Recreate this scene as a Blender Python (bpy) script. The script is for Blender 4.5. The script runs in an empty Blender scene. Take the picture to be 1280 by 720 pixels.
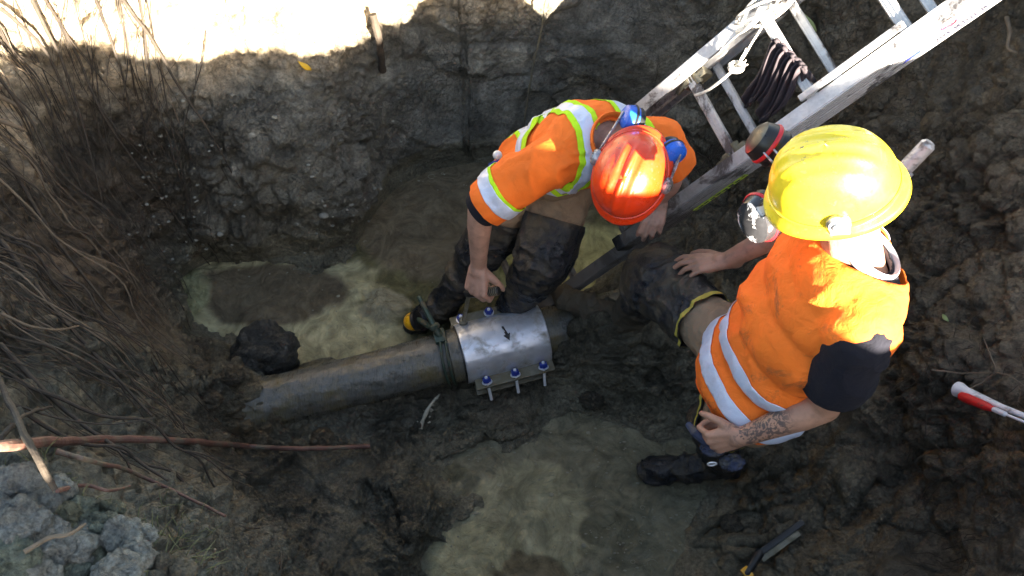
import bpy, bmesh, math, random
import numpy as np
from mathutils import Vector, Matrix

random.seed(7)
SC = bpy.context.scene
COL = SC.collection

# ------------------------------------------------------------------ camera, sky, sun, exposure
CAM_H = 3.0
PITCH = math.radians(58)
FPX = 1005.0
cam_d = bpy.data.cameras.new('camera'); cam = bpy.data.objects.new('camera', cam_d); COL.objects.link(cam)
cam.location = (0, 0, CAM_H); cam.rotation_euler = (math.radians(90 - 58), 0, 0)
cam_d.sensor_width = 36; cam_d.lens = 36 * FPX / 1280; cam_d.clip_end = 500; cam_d.clip_start = .02
SC.camera = cam

SUN_AZ = math.atan2(-.88, .47)          # toward the sun, from +x, anticlockwise
SUN_EL = math.radians(18.5)
w = bpy.data.worlds.new('World'); SC.world = w; w.use_nodes = True
nt = w.node_tree; bg = nt.nodes['Background']; sky = nt.nodes.new('ShaderNodeTexSky')
sky.sky_type = 'NISHITA'; sky.sun_disc = False
sky.sun_elevation = SUN_EL; sky.sun_rotation = math.radians(90) - SUN_AZ
nt.links.new(sky.outputs[0], bg.inputs[0]); bg.inputs[1].default_value = .05
sd = bpy.data.lights.new('sun', 'SUN'); sun = bpy.data.objects.new('sun', sd); COL.objects.link(sun)
sd.energy = 5; sd.angle = math.radians(.5); sd.color = (1, .97, .92)
sdir = Vector((math.cos(SUN_EL) * math.cos(SUN_AZ), math.cos(SUN_EL) * math.sin(SUN_AZ), math.sin(SUN_EL)))
sun.rotation_euler = sdir.to_track_quat('Z', 'Y').to_euler()
SC.view_settings.view_transform = 'Standard'; SC.view_settings.look = 'None'; SC.view_settings.gamma = 1
SC.view_settings.exposure = 3.6
SC.view_settings.use_white_balance = True; SC.view_settings.white_balance_temperature = 7700; SC.view_settings.white_balance_tint = 10
try:
    SC.cycles.max_bounces = 6; SC.cycles.use_denoising = True
except Exception: pass

# ------------------------------------------------------------------ helpers
_f = np.array([0, math.cos(PITCH), -math.sin(PITCH)]); _u = np.array([0, math.sin(PITCH), math.cos(PITCH)])
def at(px, py, z):
    """the place at height z that the photograph shows at (px, py)"""
    d = _f + np.array([1., 0, 0]) * (px - 640) / FPX + _u * (360 - py) / FPX
    return np.array([0, 0, CAM_H]) + d * ((z - CAM_H) / d[2])
def nrm(v):
    v = np.asarray(v, float); return v / (np.linalg.norm(v) + 1e-12)

def hash3(ix, iy, iz, s=0):
    h = (ix.astype(np.int64) * 374761393 + iy.astype(np.int64) * 668265263 + iz.astype(np.int64) * 2147483647 + s * 974634777) & 0xffffffff
    h = ((h ^ (h >> 13)) * 1274126177) & 0xffffffff
    h = ((h ^ (h >> 16)) * 2246822519) & 0xffffffff
    return ((h ^ (h >> 15)) & 0xffffff) / float(0x1000000)
def vnoise(p, s=0):
    i = np.floor(p).astype(np.int64); f = p - i; u = f * f * f * (f * (f * 6 - 15) + 10)
    r = 0
    for dx in (0, 1):
        for dy in (0, 1):
            for dz in (0, 1):
                wgt = (u[:, 0] if dx else 1 - u[:, 0]) * (u[:, 1] if dy else 1 - u[:, 1]) * (u[:, 2] if dz else 1 - u[:, 2])
                r = r + wgt * hash3(i[:, 0] + dx, i[:, 1] + dy, i[:, 2] + dz, s)
    return r * 2 - 1
def fbm(p, freq, octv=4, gain=.5, s=0):
    a = 1; r = 0; t = 0
    for k in range(octv):
        r = r + a * vnoise(p * freq + 17.3 * k, s + k); t += a; a *= gain; freq *= 2.03
    return r / t
def worley(p, freq, s=0):
    """F1, F2 and the id of the nearest cell"""
    q = p * freq; i = np.floor(q).astype(np.int64)
    f1 = np.full(len(q), 9.); f2 = np.full(len(q), 9.); cid = np.zeros(len(q))
    for dx in (-1, 0, 1):
        for dy in (-1, 0, 1):
            for dz in (-1, 0, 1):
                cx, cy, cz = i[:, 0] + dx, i[:, 1] + dy, i[:, 2] + dz
                px = cx + hash3(cx, cy, cz, s); py = cy + hash3(cx, cy, cz, s + 1); pz = cz + hash3(cx, cy, cz, s + 2)
                d = np.sqrt((px - q[:, 0]) ** 2 + (py - q[:, 1]) ** 2 + (pz - q[:, 2]) ** 2)
                n = d < f1
                f2 = np.where(n, f1, np.minimum(f2, d)); cid = np.where(n, hash3(cx, cy, cz, s + 5), cid); f1 = np.where(n, d, f1)
    return f1, f2, cid
def sstep(a, b, x):
    t = np.clip((x - a) / (b - a), 0, 1); return t * t * (3 - 2 * t)

def np_mesh(name, V, F, mat=None, smooth=True, cols=None):
    """V (n,3), F (m,k) with one k"""
    V = np.asarray(V, np.float32); F = np.asarray(F, np.int32); k = F.shape[1]
    me = bpy.data.meshes.new(name)
    me.vertices.add(len(V)); me.vertices.foreach_set('co', V.ravel())
    me.loops.add(F.size); me.loops.foreach_set('vertex_index', F.ravel())
    me.polygons.add(len(F)); me.polygons.foreach_set('loop_start', np.arange(0, F.size, k, dtype=np.int32))
    me.update(calc_edges=True); me.validate()
    me.polygons.foreach_set('use_smooth', np.full(len(me.polygons), smooth))
    if cols is not None:
        a = me.attributes.new('tint', 'FLOAT_COLOR', 'POINT')
        c = np.ones((len(V), 4), np.float32); c[:, :cols.shape[1]] = cols; a.data.foreach_set('color', c.ravel())
    if mat: me.materials.append(mat)
    return me
def obj(name, me, parent=None, **k):
    o = bpy.data.objects.new(name, me); COL.objects.link(o)
    if parent: o.parent = parent
    for a, v in k.items(): o[a] = v
    return o
def thing(name, label, cat, group=None, loc=(0, 0, 0)):
    o = obj(name, None); o['label'] = label; o['category'] = cat; o.location = loc; o.empty_display_size = .1
    if group: o['group'] = group
    return o
def grid_faces(nu, nv, wrap_u=False):
    a = np.arange(nu * nv).reshape(nu, nv)
    if wrap_u: a = np.vstack([a, a[:1]])
    return np.stack([a[:-1, :-1], a[1:, :-1], a[1:, 1:], a[:-1, 1:]], -1).reshape(-1, 4)

class MB:
    """collects shapes into one mesh (world coordinates)"""
    def __init__(s): s.V = []; s.F = []; s.n = 0
    def add(s, V, F):
        V = np.asarray(V, float); s.V.append(V); s.F += [tuple(int(i) + s.n for i in f) for f in F]; s.n += len(V); return s
    def box(s, c, ax, half, bev=0):
        """ax: 3 row unit vectors"""
        ax = np.asarray(ax, float); c = np.asarray(c, float)
        if bev <= 0:
            V = [c + ax[0] * half[0] * i + ax[1] * half[1] * j + ax[2] * half[2] * k for i in (-1, 1) for j in (-1, 1) for k in (-1, 1)]
            return s.add(V, [(0, 1, 3, 2), (4, 6, 7, 5), (0, 4, 5, 1), (2, 3, 7, 6), (0, 2, 6, 4), (1, 5, 7, 3)])
        bm = bmesh.new(); bmesh.ops.create_cube(bm, size=1)
        for v in bm.verts: v.co = Vector((v.co.x * 2 * half[0], v.co.y * 2 * half[1], v.co.z * 2 * half[2]))
        bmesh.ops.bevel(bm, geom=bm.edges[:], offset=bev, segments=2, profile=.6, affect='EDGES')
        V = [c + ax[0] * v.co.x + ax[1] * v.co.y + ax[2] * v.co.z for v in bm.verts]
        F = [[v.index for v in f.verts] for f in bm.faces]; bm.free(); return s.add(V, F)
    def tube(s, P, R, n=8, cap=True, flat=1.0, twist=0):
        P = np.asarray(P, float); m = len(P); R = np.full(m, R) if np.isscalar(R) else np.asarray(R, float)
        T = np.gradient(P, axis=0); T /= np.linalg.norm(T, axis=1)[:, None] + 1e-12
        ref = np.array([0, 0, 1.]) if abs(T[0][2]) < .9 else np.array([1., 0, 0])
        u = nrm(np.cross(T[0], ref)); V = []
        for i in range(m):
            u = nrm(u - T[i] * (u @ T[i])); v = np.cross(T[i], u)
            for k in range(n):
                a = 2 * math.pi * k / n + twist
                V.append(P[i] + R[i] * (math.cos(a) * u + flat * math.sin(a) * v))
        F = [(i * n + k, i * n + (k + 1) % n, (i + 1) * n + (k + 1) % n, (i + 1) * n + k) for i in range(m - 1) for k in range(n)]
        if cap: F += [tuple(range(n))[::-1], tuple(range((m - 1) * n, m * n))]
        return s.add(V, F)
    def ball(s, c, r, ax=None, n=12):
        ax = np.eye(3) if ax is None else np.asarray(ax, float); r = np.broadcast_to(r, 3); V = []
        for i in range(n + 1):
            t = math.pi * i / n
            for k in range(2 * n):
                a = math.pi * k / n
                V.append(c + ax[0] * r[0] * math.sin(t) * math.cos(a) + ax[1] * r[1] * math.sin(t) * math.sin(a) + ax[2] * r[2] * math.cos(t))
        F = [(i * 2 * n + k, (i + 1) * 2 * n + k, (i + 1) * 2 * n + (k + 1) % (2 * n), i * 2 * n + (k + 1) % (2 * n)) for i in range(n) for k in range(2 * n)]
        return s.add(V, F)
    def cap_(s, a, b, ra, rb, n=14):
        """a tapered capsule"""
        a = np.asarray(a, float); b = np.asarray(b, float); d = nrm(b - a)
        P = []; R = []
        for t in np.linspace(math.pi, math.pi / 2, 5): P.append(a + d * ra * math.cos(t)); R.append(max(ra * math.sin(t), 1e-4))
        for t in np.linspace(math.pi / 2, 0, 5): P.append(b + d * rb * math.cos(t)); R.append(max(rb * math.sin(t), 1e-4))
        return s.tube(P, R, n)
    def lathe(s, c, axis, prof, n=32, ref=None, sx=1, sy=1):
        """prof: (radius, height) along axis"""
        axis = nrm(axis); ref = np.array([0, 0, 1.]) if ref is None else np.asarray(ref, float)
        if abs(nrm(ref) @ axis) > .95: ref = np.array([1., 0, 0])
        u = nrm(ref - axis * (ref @ axis)); v = np.cross(axis, u); V = []
        for r, h in prof:
            for k in range(n):
                a = 2 * math.pi * k / n; V.append(c + axis * h + r * (sx * math.cos(a) * u + sy * math.sin(a) * v))
        m = len(prof)
        F = [(i * n + k, i * n + (k + 1) % n, (i + 1) * n + (k + 1) % n, (i + 1) * n + k) for i in range(m - 1) for k in range(n)]
        F += [tuple(range(n))[::-1], tuple(range((m - 1) * n, m * n))]
        return s.add(V, F)
    def mesh(s, name, mat=None, smooth=True, sharp=35):
        me = bpy.data.meshes.new(name); me.from_pydata(np.vstack(s.V).tolist(), [], s.F); 
        bm = bmesh.new(); bm.from_mesh(me); bmesh.ops.recalc_face_normals(bm, faces=bm.faces)
        if smooth:
            for f in bm.faces: f.smooth = True
            for e in bm.edges:
                if len(e.link_faces) == 2 and e.calc_face_angle(0) > math.radians(sharp): e.smooth = False
        bm.to_mesh(me); bm.free()
        if mat: me.materials.append(mat)
        return me
    def build(s, name, mat=None, parent=None, smooth=True, sharp=35, **k):
        return obj(name, s.mesh(name, mat, smooth, sharp), parent, **k)

# ------------------------------------------------------------------ materials
class NT:
    def __init__(s, name):
        s.m = bpy.data.materials.new(name); s.m.use_nodes = True; s.t = s.m.node_tree; s.b = s.t.nodes['Principled BSDF']; s.bump_h = None
        s.co = s.t.nodes.new('ShaderNodeTexCoord').outputs['Object']
    def n(s, ty, **k):
        x = s.t.nodes.new(ty)
        for a, v in k.items():
            if a in x.inputs.keys(): s.put(x.inputs[a], v)
            else: setattr(x, a, v)
        return x
    def put(s, inp, v):
        if hasattr(v, 'is_linked') or isinstance(v, bpy.types.NodeSocket): s.t.links.new(v, inp)
        elif isinstance(v, (tuple, list)) and len(v) == 3 and inp.type == 'RGBA': inp.default_value = (*v, 1)
        else: inp.default_value = v
    def noise(s, scale, detail=4, rough=.55, vec=None, dist=0, out='Fac'):
        x = s.n('ShaderNodeTexNoise', Scale=scale, Detail=detail, Roughness=rough, Distortion=dist); s.put(x.inputs['Vector'], vec or s.co); return x.outputs[out]
    def voro(s, scale, feature='F1', vec=None, out='Distance'):
        x = s.n('ShaderNodeTexVoronoi', Scale=scale); x.feature = feature; s.put(x.inputs['Vector'], vec or s.co); return x.outputs[out]
    def rng(s, v, a, b, c=0, d=1):
        x = s.n('ShaderNodeMapRange'); s.put(x.inputs[0], v)
        for i, q in enumerate((a, b, c, d)): x.inputs[i + 1].default_value = q
        return x.outputs[0]
    def mix(s, fac, a, b, mode='MIX'):
        x = s.n('ShaderNodeMix'); x.data_type = 'RGBA'; x.blend_type = mode
        s.put(x.inputs[0], fac); s.put(x.inputs[6], a); s.put(x.inputs[7], b); return x.outputs[2]
    def math(s, op, a, b=0):
        x = s.n('ShaderNodeMath'); x.operation = op; s.put(x.inputs[0], a); s.put(x.inputs[1], b); return x.outputs[0]
    def scale(s, sx, sy, sz):
        x = s.n('ShaderNodeMapping'); s.put(x.inputs[0], s.co); x.inputs['Scale'].default_value = (sx, sy, sz); return x.outputs[0]
    def attr(s, name='tint', out='Color'):
        x = s.n('ShaderNodeAttribute'); x.attribute_name = name; return x.outputs[out]
    def bump(s, h, dist=.01, strength=1, prev=None):
        x = s.n('ShaderNodeBump'); s.put(x.inputs['Height'], h); x.inputs['Distance'].default_value = dist; x.inputs['Strength'].default_value = strength
        if prev: s.put(x.inputs['Normal'], prev)
        return x.outputs[0]
    def set(s, **k):
        for a, v in k.items(): s.put(s.b.inputs[a.replace('_', ' ')], v)
        return s.m

def mud_mat(name, rough=(.30, .8), sc=1.0, bump=.012):
    t = NT(name)
    base = t.attr()
    v = t.rng(t.noise(9 * sc, 8, .68), .3, .7, .5, 1.6)
    c = t.mix(1, base, t.mix(1, (1, 1, 1), v, 'MULTIPLY'), 'MULTIPLY')
    g = t.rng(t.noise(75 * sc, 6, .75), .35, .65, .55, 1.5)
    c = t.mix(1, c, t.mix(1, (1, 1, 1), g, 'MULTIPLY'), 'MULTIPLY')
    wv = t.n('ShaderNodeTexNoise', Scale=16.0, Detail=4.0); t.put(wv.inputs['Vector'], t.co)
    ad = t.n('ShaderNodeVectorMath'); ad.operation = 'MULTIPLY_ADD'; t.put(ad.inputs[0], wv.outputs['Color']); ad.inputs[1].default_value = (.09, .09, .09); t.put(ad.inputs[2], t.co)
    cr = t.voro(34 * sc, 'DISTANCE_TO_EDGE', vec=ad.outputs[0]); cm = t.rng(t.noise(3.3, 4), .42, .6)
    ck = t.math('MULTIPLY', t.rng(cr, .11, 0), cm)
    al = t.attr(out='Alpha'); r = t.math('MULTIPLY', t.rng(t.noise(5 * sc, 6, .6, dist=.5), .35, .65, *rough), t.rng(al, 0, 1, .62, 1)); ab = t.rng(al, 0, 1, .16, 1)
    b0 = t.bump(t.math('MULTIPLY', t.math('MULTIPLY', ck, -1), ab), .022)
    b1 = t.bump(t.math('MULTIPLY', t.noise(26 * sc, 9, .72, dist=.5), ab), bump * 2.6, prev=b0)
    b2 = t.bump(t.noise(110 * sc, 6, .68), bump * .9, prev=b1)
    return t.set(Base_Color=c, Roughness=r, Normal=b2, IOR=1.42)
M = {}
M['mud'] = mud_mat('wet_mud')
def simple(name, col, rough=.5, metal=0, var=.2, vs=20, bump=0, bs=60, dirt=None, ds=6, dlo=.5, dhi=.62, **k):
    t = NT(name)
    v = t.rng(t.noise(vs, 5, .6), .3, .7, 1 - var, 1 + var)
    c = t.mix(1, col, t.mix(1, (1, 1, 1), v, 'MULTIPLY'), 'MULTIPLY')
    r = t.rng(t.noise(vs * 1.7, 4, .6), .3, .7, max(0, rough - .1), min(1, rough + .12)); mt = metal
    if dirt:
        d = t.rng(t.noise(ds, 7, .68, dist=.3), dlo, dhi)
        c = t.mix(d, c, dirt); r = t.mix(d, r, (.75, .75, .75)); mt = t.rng(d, 0, 1, metal, 0)
    kk = dict(Base_Color=c, Roughness=r, Metallic=mt)
    if bump: kk['Normal'] = t.bump(t.noise(bs, 6, .65), bump)
    kk.update(k); return t.set(**kk)

# ------------------------------------------------------------------ the pit: floor, walls, ground round it
CEN = np.array([.05, 1.45])
BASE = np.array([(-1.38, 1.98), (-1.05, 2.03), (-.72, 2.08), (-.56, 2.42), (-.2, 2.6), (.1, 2.65), (.5, 2.66), (.92, 2.55), (1.15, 2.15), (1.22, 1.7),
                 (1.35, 1.2), (1.35, .75), (1.15, .42), (.6, .3), (0, .3), (-.35, .36), (-.66, .62), (-.92, .95), (-1.15, 1.3), (-1.36, 1.65)])
TOPZ = 1.62
TOP = np.array([(-2.15, 2.55, 1.7), (-1.5, 2.75, 1.7), (-.9, 2.85, 1.7), (-.55, 2.92, 1.7), (-.15, 2.9, 1.7), (.1, 2.88, 1.7), (.6, 2.9, 1.75), (1.4, 2.95, 1.8), (2.15, 2.6, 1.9), (2.2, 1.75, 1.95),
                (2.25, 1.1, 1.95), (2.2, .45, 1.88), (1.6, .0, 1.7), (.7, -.12, 1.6), (0, -.1, 1.55), (-.50, .13, 1.55), (-.72, .41, 1.56), (-1.14, .62, 1.58), (-1.62, 1.05, 1.62), (-1.95, 1.65, 1.68)])
def closed_interp(P, n):
    th = np.unwrap(np.arctan2(P[:, 1] - CEN[1], P[:, 0] - CEN[0]))
    return th
NT_, NR, NW, NG = 1480, 190, 215, 46
def ring(P, q):
    """closed Catmull-Rom through P at q in [0, len(P))"""
    n = len(P); i = np.floor(q).astype(int); t = (q - i)[:, None]
    p0, p1, p2, p3 = P[(i - 1) % n], P[i % n], P[(i + 1) % n], P[(i + 2) % n]
    return .5 * (2 * p1 + (p2 - p0) * t + (2 * p0 - 5 * p1 + 4 * p2 - p3) * t ** 2 + (3 * p1 - p0 - 3 * p2 + p3) * t ** 3)
# spread samples by arc length of the base outline
_q = np.linspace(0, len(BASE), 4001)[:-1]; _b = ring(.5 * BASE + .5 * TOP[:, :2], _q); _l = np.r_[0, np.cumsum(np.linalg.norm(np.diff(np.vstack([_b, _b[:1]]), axis=0), axis=1))]
QS = np.interp(np.linspace(0, _l[-1], NT_ + 1)[:-1], _l, np.r_[_q, len(BASE)])

# floor heights: (px, py, z)
HP = [(350, 480, .08), (300, 470, .17), (240, 470, .18), (300, 545, .16), (420, 600, .12), (500, 645, .09), (450, 700, .10), (350, 640, .18), (260, 600, .30), (300, 700, .3),
      (600, 540, -.02), (540, 545, -.02), (650, 520, 0), (470, 540, .03), (690, 500, .03), (560, 500, -.03), (640, 480, -.03), (740, 425, .17), (790, 430, .19), (850, 450, .2), (710, 470, .05), (800, 495, .10), (870, 510, .10),
      (960, 620, .12), (1010, 660, .18), (940, 560, .10), (960, 480, .2), (1080, 600, .34), (1180, 660, .42), (1130, 500, .46), (1230, 560, .52), (1000, 430, .2), (920, 430, .22),
      (1180, 470, .42), (1050, 350, .2), (940, 330, .14), (870, 360, .10), (840, 300, .05), (900, 240, .06), (1000, 230, .12), (640, 250, -.08), (540, 280, -.06), (300, 370, -.06), (450, 400, -.06),
      (720, 330, -.08), (560, 400, -.06), (700, 610, -.06), (780, 680, -.06), (600, 700, -.05), (330, 440, .06), (230, 430, .12), (180, 380, .1), (390, 560, .12), (900, 690, .05), (860, 590, .0), (940, 690, .12),
      (200, 520, .42), (430, 500, .12), (1050, 700, .3), (1150, 720, .45), (660, 200, -.05), (800, 200, 0)]
HPW = np.array([at(*p) for p in HP])
def inpoly(x, y, P):
    r = np.zeros(len(x), bool); j = len(P) - 1
    for i in range(len(P)):
        xi, yi = P[i]; xj, yj = P[j]
        c = ((yi > y) != (yj > y)) & (x < (xj - xi) * (y - yi) / (yj - yi + 1e-12) + xi); r ^= c; j = i
    return r
def polydist(x, y, P):
    """signed distance: negative inside"""
    d = np.full(len(x), 9.); n = len(P)
    for i in range(n):
        a = P[i]; b = P[(i + 1) % n]; e = b - a
        t = np.clip(((x - a[0]) * e[0] + (y - a[1]) * e[1]) / (e @ e), 0, 1)
        d = np.minimum(d, np.hypot(x - a[0] - t * e[0], y - a[1] - t * e[1]))
    return np.where(inpoly(x, y, P), -d, d)
POOL_F = np.array([at(a, b, 0)[:2] for a, b in [(705, 497), (745, 512), (800, 530), (870, 548), (905, 600), (893, 640), (870, 700), (850, 760), (520, 760), (532, 706), (560, 668), (590, 628), (560, 618), (532, 600), (545, 572), (600, 556), (660, 540), (690, 512)]])
POOL_B = np.array([at(a, b, 0)[:2] for a, b in [(198, 372), (236, 322), (330, 326), (432, 332), (452, 290), (490, 236), (560, 205), (760, 190), (800, 250), (782, 300), (762, 345), (690, 392), (600, 415), (500, 440), (390, 462), (330, 470), (285, 430), (225, 415)]])
def floor_h(x, y):
    wsum = 0; z = 0
    for hx, hy, hz in HPW:
        wg = 1 / ((x - hx) ** 2 + (y - hy) ** 2 + .004) ** 1.6; wsum = wsum + wg; z = z + wg * hz
    z = z / wsum
    for P in (POOL_F, POOL_B):
        s = polydist(x, y, P) + .02 * np.sin(x * 23 + y * 9) * np.sin(y * 19 - x * 7) + .05 * fbm(np.c_[x, y, x * 0], 9, 4, .6, s=91)
        z = np.where(s < 0.0, np.minimum(z, -.07 * sstep(0, -.12, s) + .012), np.where(s < .1, np.maximum(z, .02) * sstep(-.02, .10, s) + .012 * (1 - sstep(-.02, .10, s)), z))
    for px, py, a in ((965, 610, .4), (1010, 560, 1.0), (930, 655, .1), (1075, 640, .7), (480, 640, 2.2), (560, 700, 2.6), (850, 470, .3)):
        c = at(px, py, .12); u = (x - c[0]) * math.cos(a) + (y - c[1]) * math.sin(a); v = -(x - c[0]) * math.sin(a) + (y - c[1]) * math.cos(a)
        e = (u / .14) ** 2 + (v / (.048 + .012 * np.sin(u * 14))) ** 2; z = z - .035 * sstep(1.25, .75, e) + .016 * np.exp(-((e - 1.6) / .5) ** 2)
    for px, py, pz, r, h in ((285, 500, .2, .11, .14), (268, 512, .2, .1, .08), (745, 415, .2, .12, .15), (800, 425, .2, .15, .10), (710, 440, .15, .06, .03)):
        c = at(px, py, pz); z = z + h * np.exp(-((x - c[0]) ** 2 + (y - c[1]) ** 2) / r ** 2)
    return z

def blob(p, px, py, z, r, soft=2):
    c = at(px, py, z); return np.exp(-(np.sum((p - c) ** 2, 1) / (r * r)) ** (soft / 2))
def tint_of(p, up):
    """the soil's own colour by place"""
    n1 = fbm(p, 2.2, 4, s=3); n2 = fbm(p, 7, 4, s=9)
    c = np.tile(np.array([.110, .100, .072]), (len(p), 1))           # olive brown mud
    def lay(m, col):
        m = np.clip(m, 0, 1)[:, None]; c[:] = c * (1 - m) + np.array(col) * m
    lay(sstep(.6, 1.4, p[:, 0] + .25 * n1), (.092, .077, .056))      # brown right bank
    far = sstep(1.95, 2.25, p[:, 1] + .1 * n1) * sstep(.02, .12, p[:, 2])
    lay(far * sstep(1.1, .5, p[:, 0]), (.112, .108, .092))            # grey clay of the far wall
    lay(far * sstep(-.25, .15, p[:, 0]) * sstep(1.0, .6, p[:, 0]), (.125, .120, .104))
    lay(sstep(-1.15, -1.45, p[:, 0] + .2 * n1) * sstep(.1, .4, p[:, 2]), (.082, .062, .043))  # brown left bank
    lay(sstep(.1, .35, n1) * .45, (.060, .056, .045))
    lay(sstep(.15, .45, n2) * .5 * far, (.20, .19, .155))
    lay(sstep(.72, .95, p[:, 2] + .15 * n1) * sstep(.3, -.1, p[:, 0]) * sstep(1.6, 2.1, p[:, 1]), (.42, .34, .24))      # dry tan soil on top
    lay(sstep(1.2, 1.5, p[:, 2] + .1 * n1) * sstep(1.2, .6, p[:, 1]), (.105, .097, .072))
    lay(blob(p, 310, 530, .16, .14) * .7 * sstep(-.4, .3, n2), (.15, .095, .045))            # ochre patches
    lay(blob(p, 250, 440, .12, .12) * .6, (.07, .042, .026)); lay(blob(p, 640, 530, .0, .12) * .6, (.06, .032, .02))
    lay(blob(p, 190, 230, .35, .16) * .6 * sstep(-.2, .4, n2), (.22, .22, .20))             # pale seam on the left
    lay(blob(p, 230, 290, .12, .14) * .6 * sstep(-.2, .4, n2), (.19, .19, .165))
    return c

def build_pit():
    th_n = NT_
    b = ring(BASE, QS); t = ring(TOP, QS)
    rings = []; kind = []
    # floor rings: centre to base outline
    for r in np.linspace(0.0005, 1, NR) ** .8:
        xy = CEN + (b - CEN) * r
        rings.append(np.c_[xy, np.zeros(th_n)])
    fl = np.vstack(rings); fl[:, 2] = floor_h(fl[:, 0], fl[:, 1]); rings = [fl.reshape(NR, th_n, 3)]
    zb = rings[0][-1][:, 2]
    wv = np.linspace(0, 1, NW + 1)[1:]
    W = []
    for v in wv:
        k = v + .10 * np.sin(math.pi * v)                     # steeper low down, leaning out above
        xy = b + (t[:, :2] - b) * (v ** 1.25)[..., None] if np.ndim(v) else b + (t[:, :2] - b) * v ** 1.2
        W.append(np.c_[xy, zb + (t[:, 2] - zb) * (v ** .9)])
    rings.append(np.array(W))
    G = []
    for g in np.linspace(0, 1, NG + 1)[1:]:
        out = nrm_rows(t[:, :2] - CEN); d = 9.5 * g ** 2.6 + .012 * NG * g
        xy = t[:, :2] + out * d
        zz = t[:, 2] + (1.62 - t[:, 2]) * sstep(0, .8, np.full(th_n, d)) 
        G.append(np.c_[xy, zz])
    rings.append(np.array(G))
    P = np.concatenate(rings, 0)                              # (rings, theta, 3)
    nr = P.shape[0]
    def normals(P):
        du = np.roll(P, -1, 1) - np.roll(P, 1, 1); dv = np.gradient(P, axis=0); n = np.cross(dv, du).reshape(-1, 3)
        n = nrm_rows(n); n[n[:, 2] < -.3] *= -1; return n
    N = normals(P); N *= np.sign((N @ np.array([0, 0, 1.])) + 1e-3)[:, None]
    F = P.reshape(-1, 3).copy()
    ri = np.repeat(np.arange(nr), th_n)
    # smooth clay where a bucket has sliced the bank
    smooth = np.clip(sum(blob(F, px, py, z, r) for px, py, z, r in [(740, 40, .75, .30), (700, 110, .5, .30), (640, 150, .3, .26), (560, 150, .3, .22), (800, 100, .4, .25), (480, 150, .35, .12), (470, 80, .6, .1), (780, 30, .7, .22), (840, 60, .6, .12)]), 0, 1)
    smooth = np.maximum(smooth, .6 * sstep(.10, .32, fbm(F, 3.1, 3, s=95)) * (F[:, 2] < 1.3))
    smooth = np.maximum(smooth, .6 * blob(F, 870, 430, .2, .13))
    for a_, b_, c_, r_ in ((1150, 260, .6, .3), (1210, 150, .8, .3), (1050, 60, .8, .25), (1240, 330, .7, .2), (540, 70, .6, .14), (600, 120, .5, .16), (470, 120, .5, .10)): smooth = np.maximum(smooth, .8 * blob(F, a_, b_, c_, r_))
    pool = np.minimum(polydist(F[:, 0], F[:, 1], POOL_F), polydist(F[:, 0], F[:, 1], POOL_B))
    wet = sstep(.05, -.02, pool) * (F[:, 2] < .1)
    amp = (1 - .82 * smooth) * (1 - .85 * wet) * (1 - .6 * sstep(.12, .0, pool) * (F[:, 2] < .12))
    under = (np.abs(F[:, 0] - .1) < .55) & (F[:, 1] < .1)
    big = fbm(F, 1.7, 3, s=1) * .07 + fbm(F, 4.2, 3, s=2) * .035
    wallness = np.where(ri >= NR, 1., .55)
    q = F + .05 * np.c_[fbm(F, 6, 2, s=21), fbm(F, 6, 2, s=22), fbm(F, 6, 2, s=23)]
    f1, f2, cid = worley(q, 7.5, 4); edge = np.clip((f2 - f1) * 2.2, 0, 1)
    cl = (np.sqrt(edge) * .8 + cid * .55 - .5) * .062
    f1, f2, cid2 = worley(q + 3.1, 19, 8); cl2 = (np.clip((f2 - f1) * 2.5, 0, 1) ** .6 + cid2 * .7 - .6) * .027
    rid = (1 - np.abs(fbm(q, 11, 3, s=31))) ** 3 * .026
    fine = fbm(F, 38, 3, .6, s=41) * .010
    mask1 = sstep(-.25, .3, fbm(F, 2.6, 3, s=51)); mask2 = sstep(-.35, .2, fbm(F, 3.3, 3, s=52))
    w1, w2, wc = worley(F + .08 * np.c_[fbm(F, 4, 2, s=96), fbm(F, 4, 2, s=97), fbm(F, 4, 2, s=98)], 3.0, 33); big = big + (wc - .5) * .075 * sstep(0, .10, w2 - w1) * sstep(.4, .1, wet)
    d = big * wallness * (1 - .5 * smooth) + amp * (cl * (.25 + .75 * mask1) + cl2 * (.2 + .8 * mask2) + rid * (1 - .6 * mask1)) + fine * (.35 + .65 * amp) 
    d = d * np.where(ri >= NR + NW, .8, 1)
    d = d * np.where(ri < NR, 1 - .3 * (1 - sstep(.0, .2, pool)), 1)
    rr = np.abs(ri - NR) / 10.; 
    Q = F + N * d[:, None]
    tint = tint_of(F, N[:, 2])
    crease_shade = (.55 + .45 * sstep(0, .12, edge))[:, None] * np.ones(3); tint = tint * (1 - amp[:, None] * (1 - crease_shade) * .5) * (.85 + .3 * cid[:, None]); tint *= 1.28  # shade in the creases between clods painted into the tint
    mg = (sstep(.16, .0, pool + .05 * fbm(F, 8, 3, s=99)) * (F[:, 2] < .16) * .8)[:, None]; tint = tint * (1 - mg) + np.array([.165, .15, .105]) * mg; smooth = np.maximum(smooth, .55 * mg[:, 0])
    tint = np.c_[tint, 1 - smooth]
    idx = np.arange(nr * th_n).reshape(nr, th_n)
    def part(name, a, bnd):
        sub = idx[a:bnd + 1]; n = sub.shape[0]
        fa = np.arange(n * th_n).reshape(n, th_n); fa = np.hstack([fa, fa[:, :1]])
        Fq = np.stack([fa[:-1, :-1], fa[:-1, 1:], fa[1:, 1:], fa[1:, :-1]], -1).reshape(-1, 4)
        me = np_mesh(name, Q[sub.ravel()], Fq, M['mud'], True, tint[sub.ravel()]); return obj(name, me, kind='structure')
    part('pit_floor', 0, NR - 1); part('pit_wall', NR - 1, NR + NW - 1); part('ground', NR + NW - 1, nr - 1)
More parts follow.
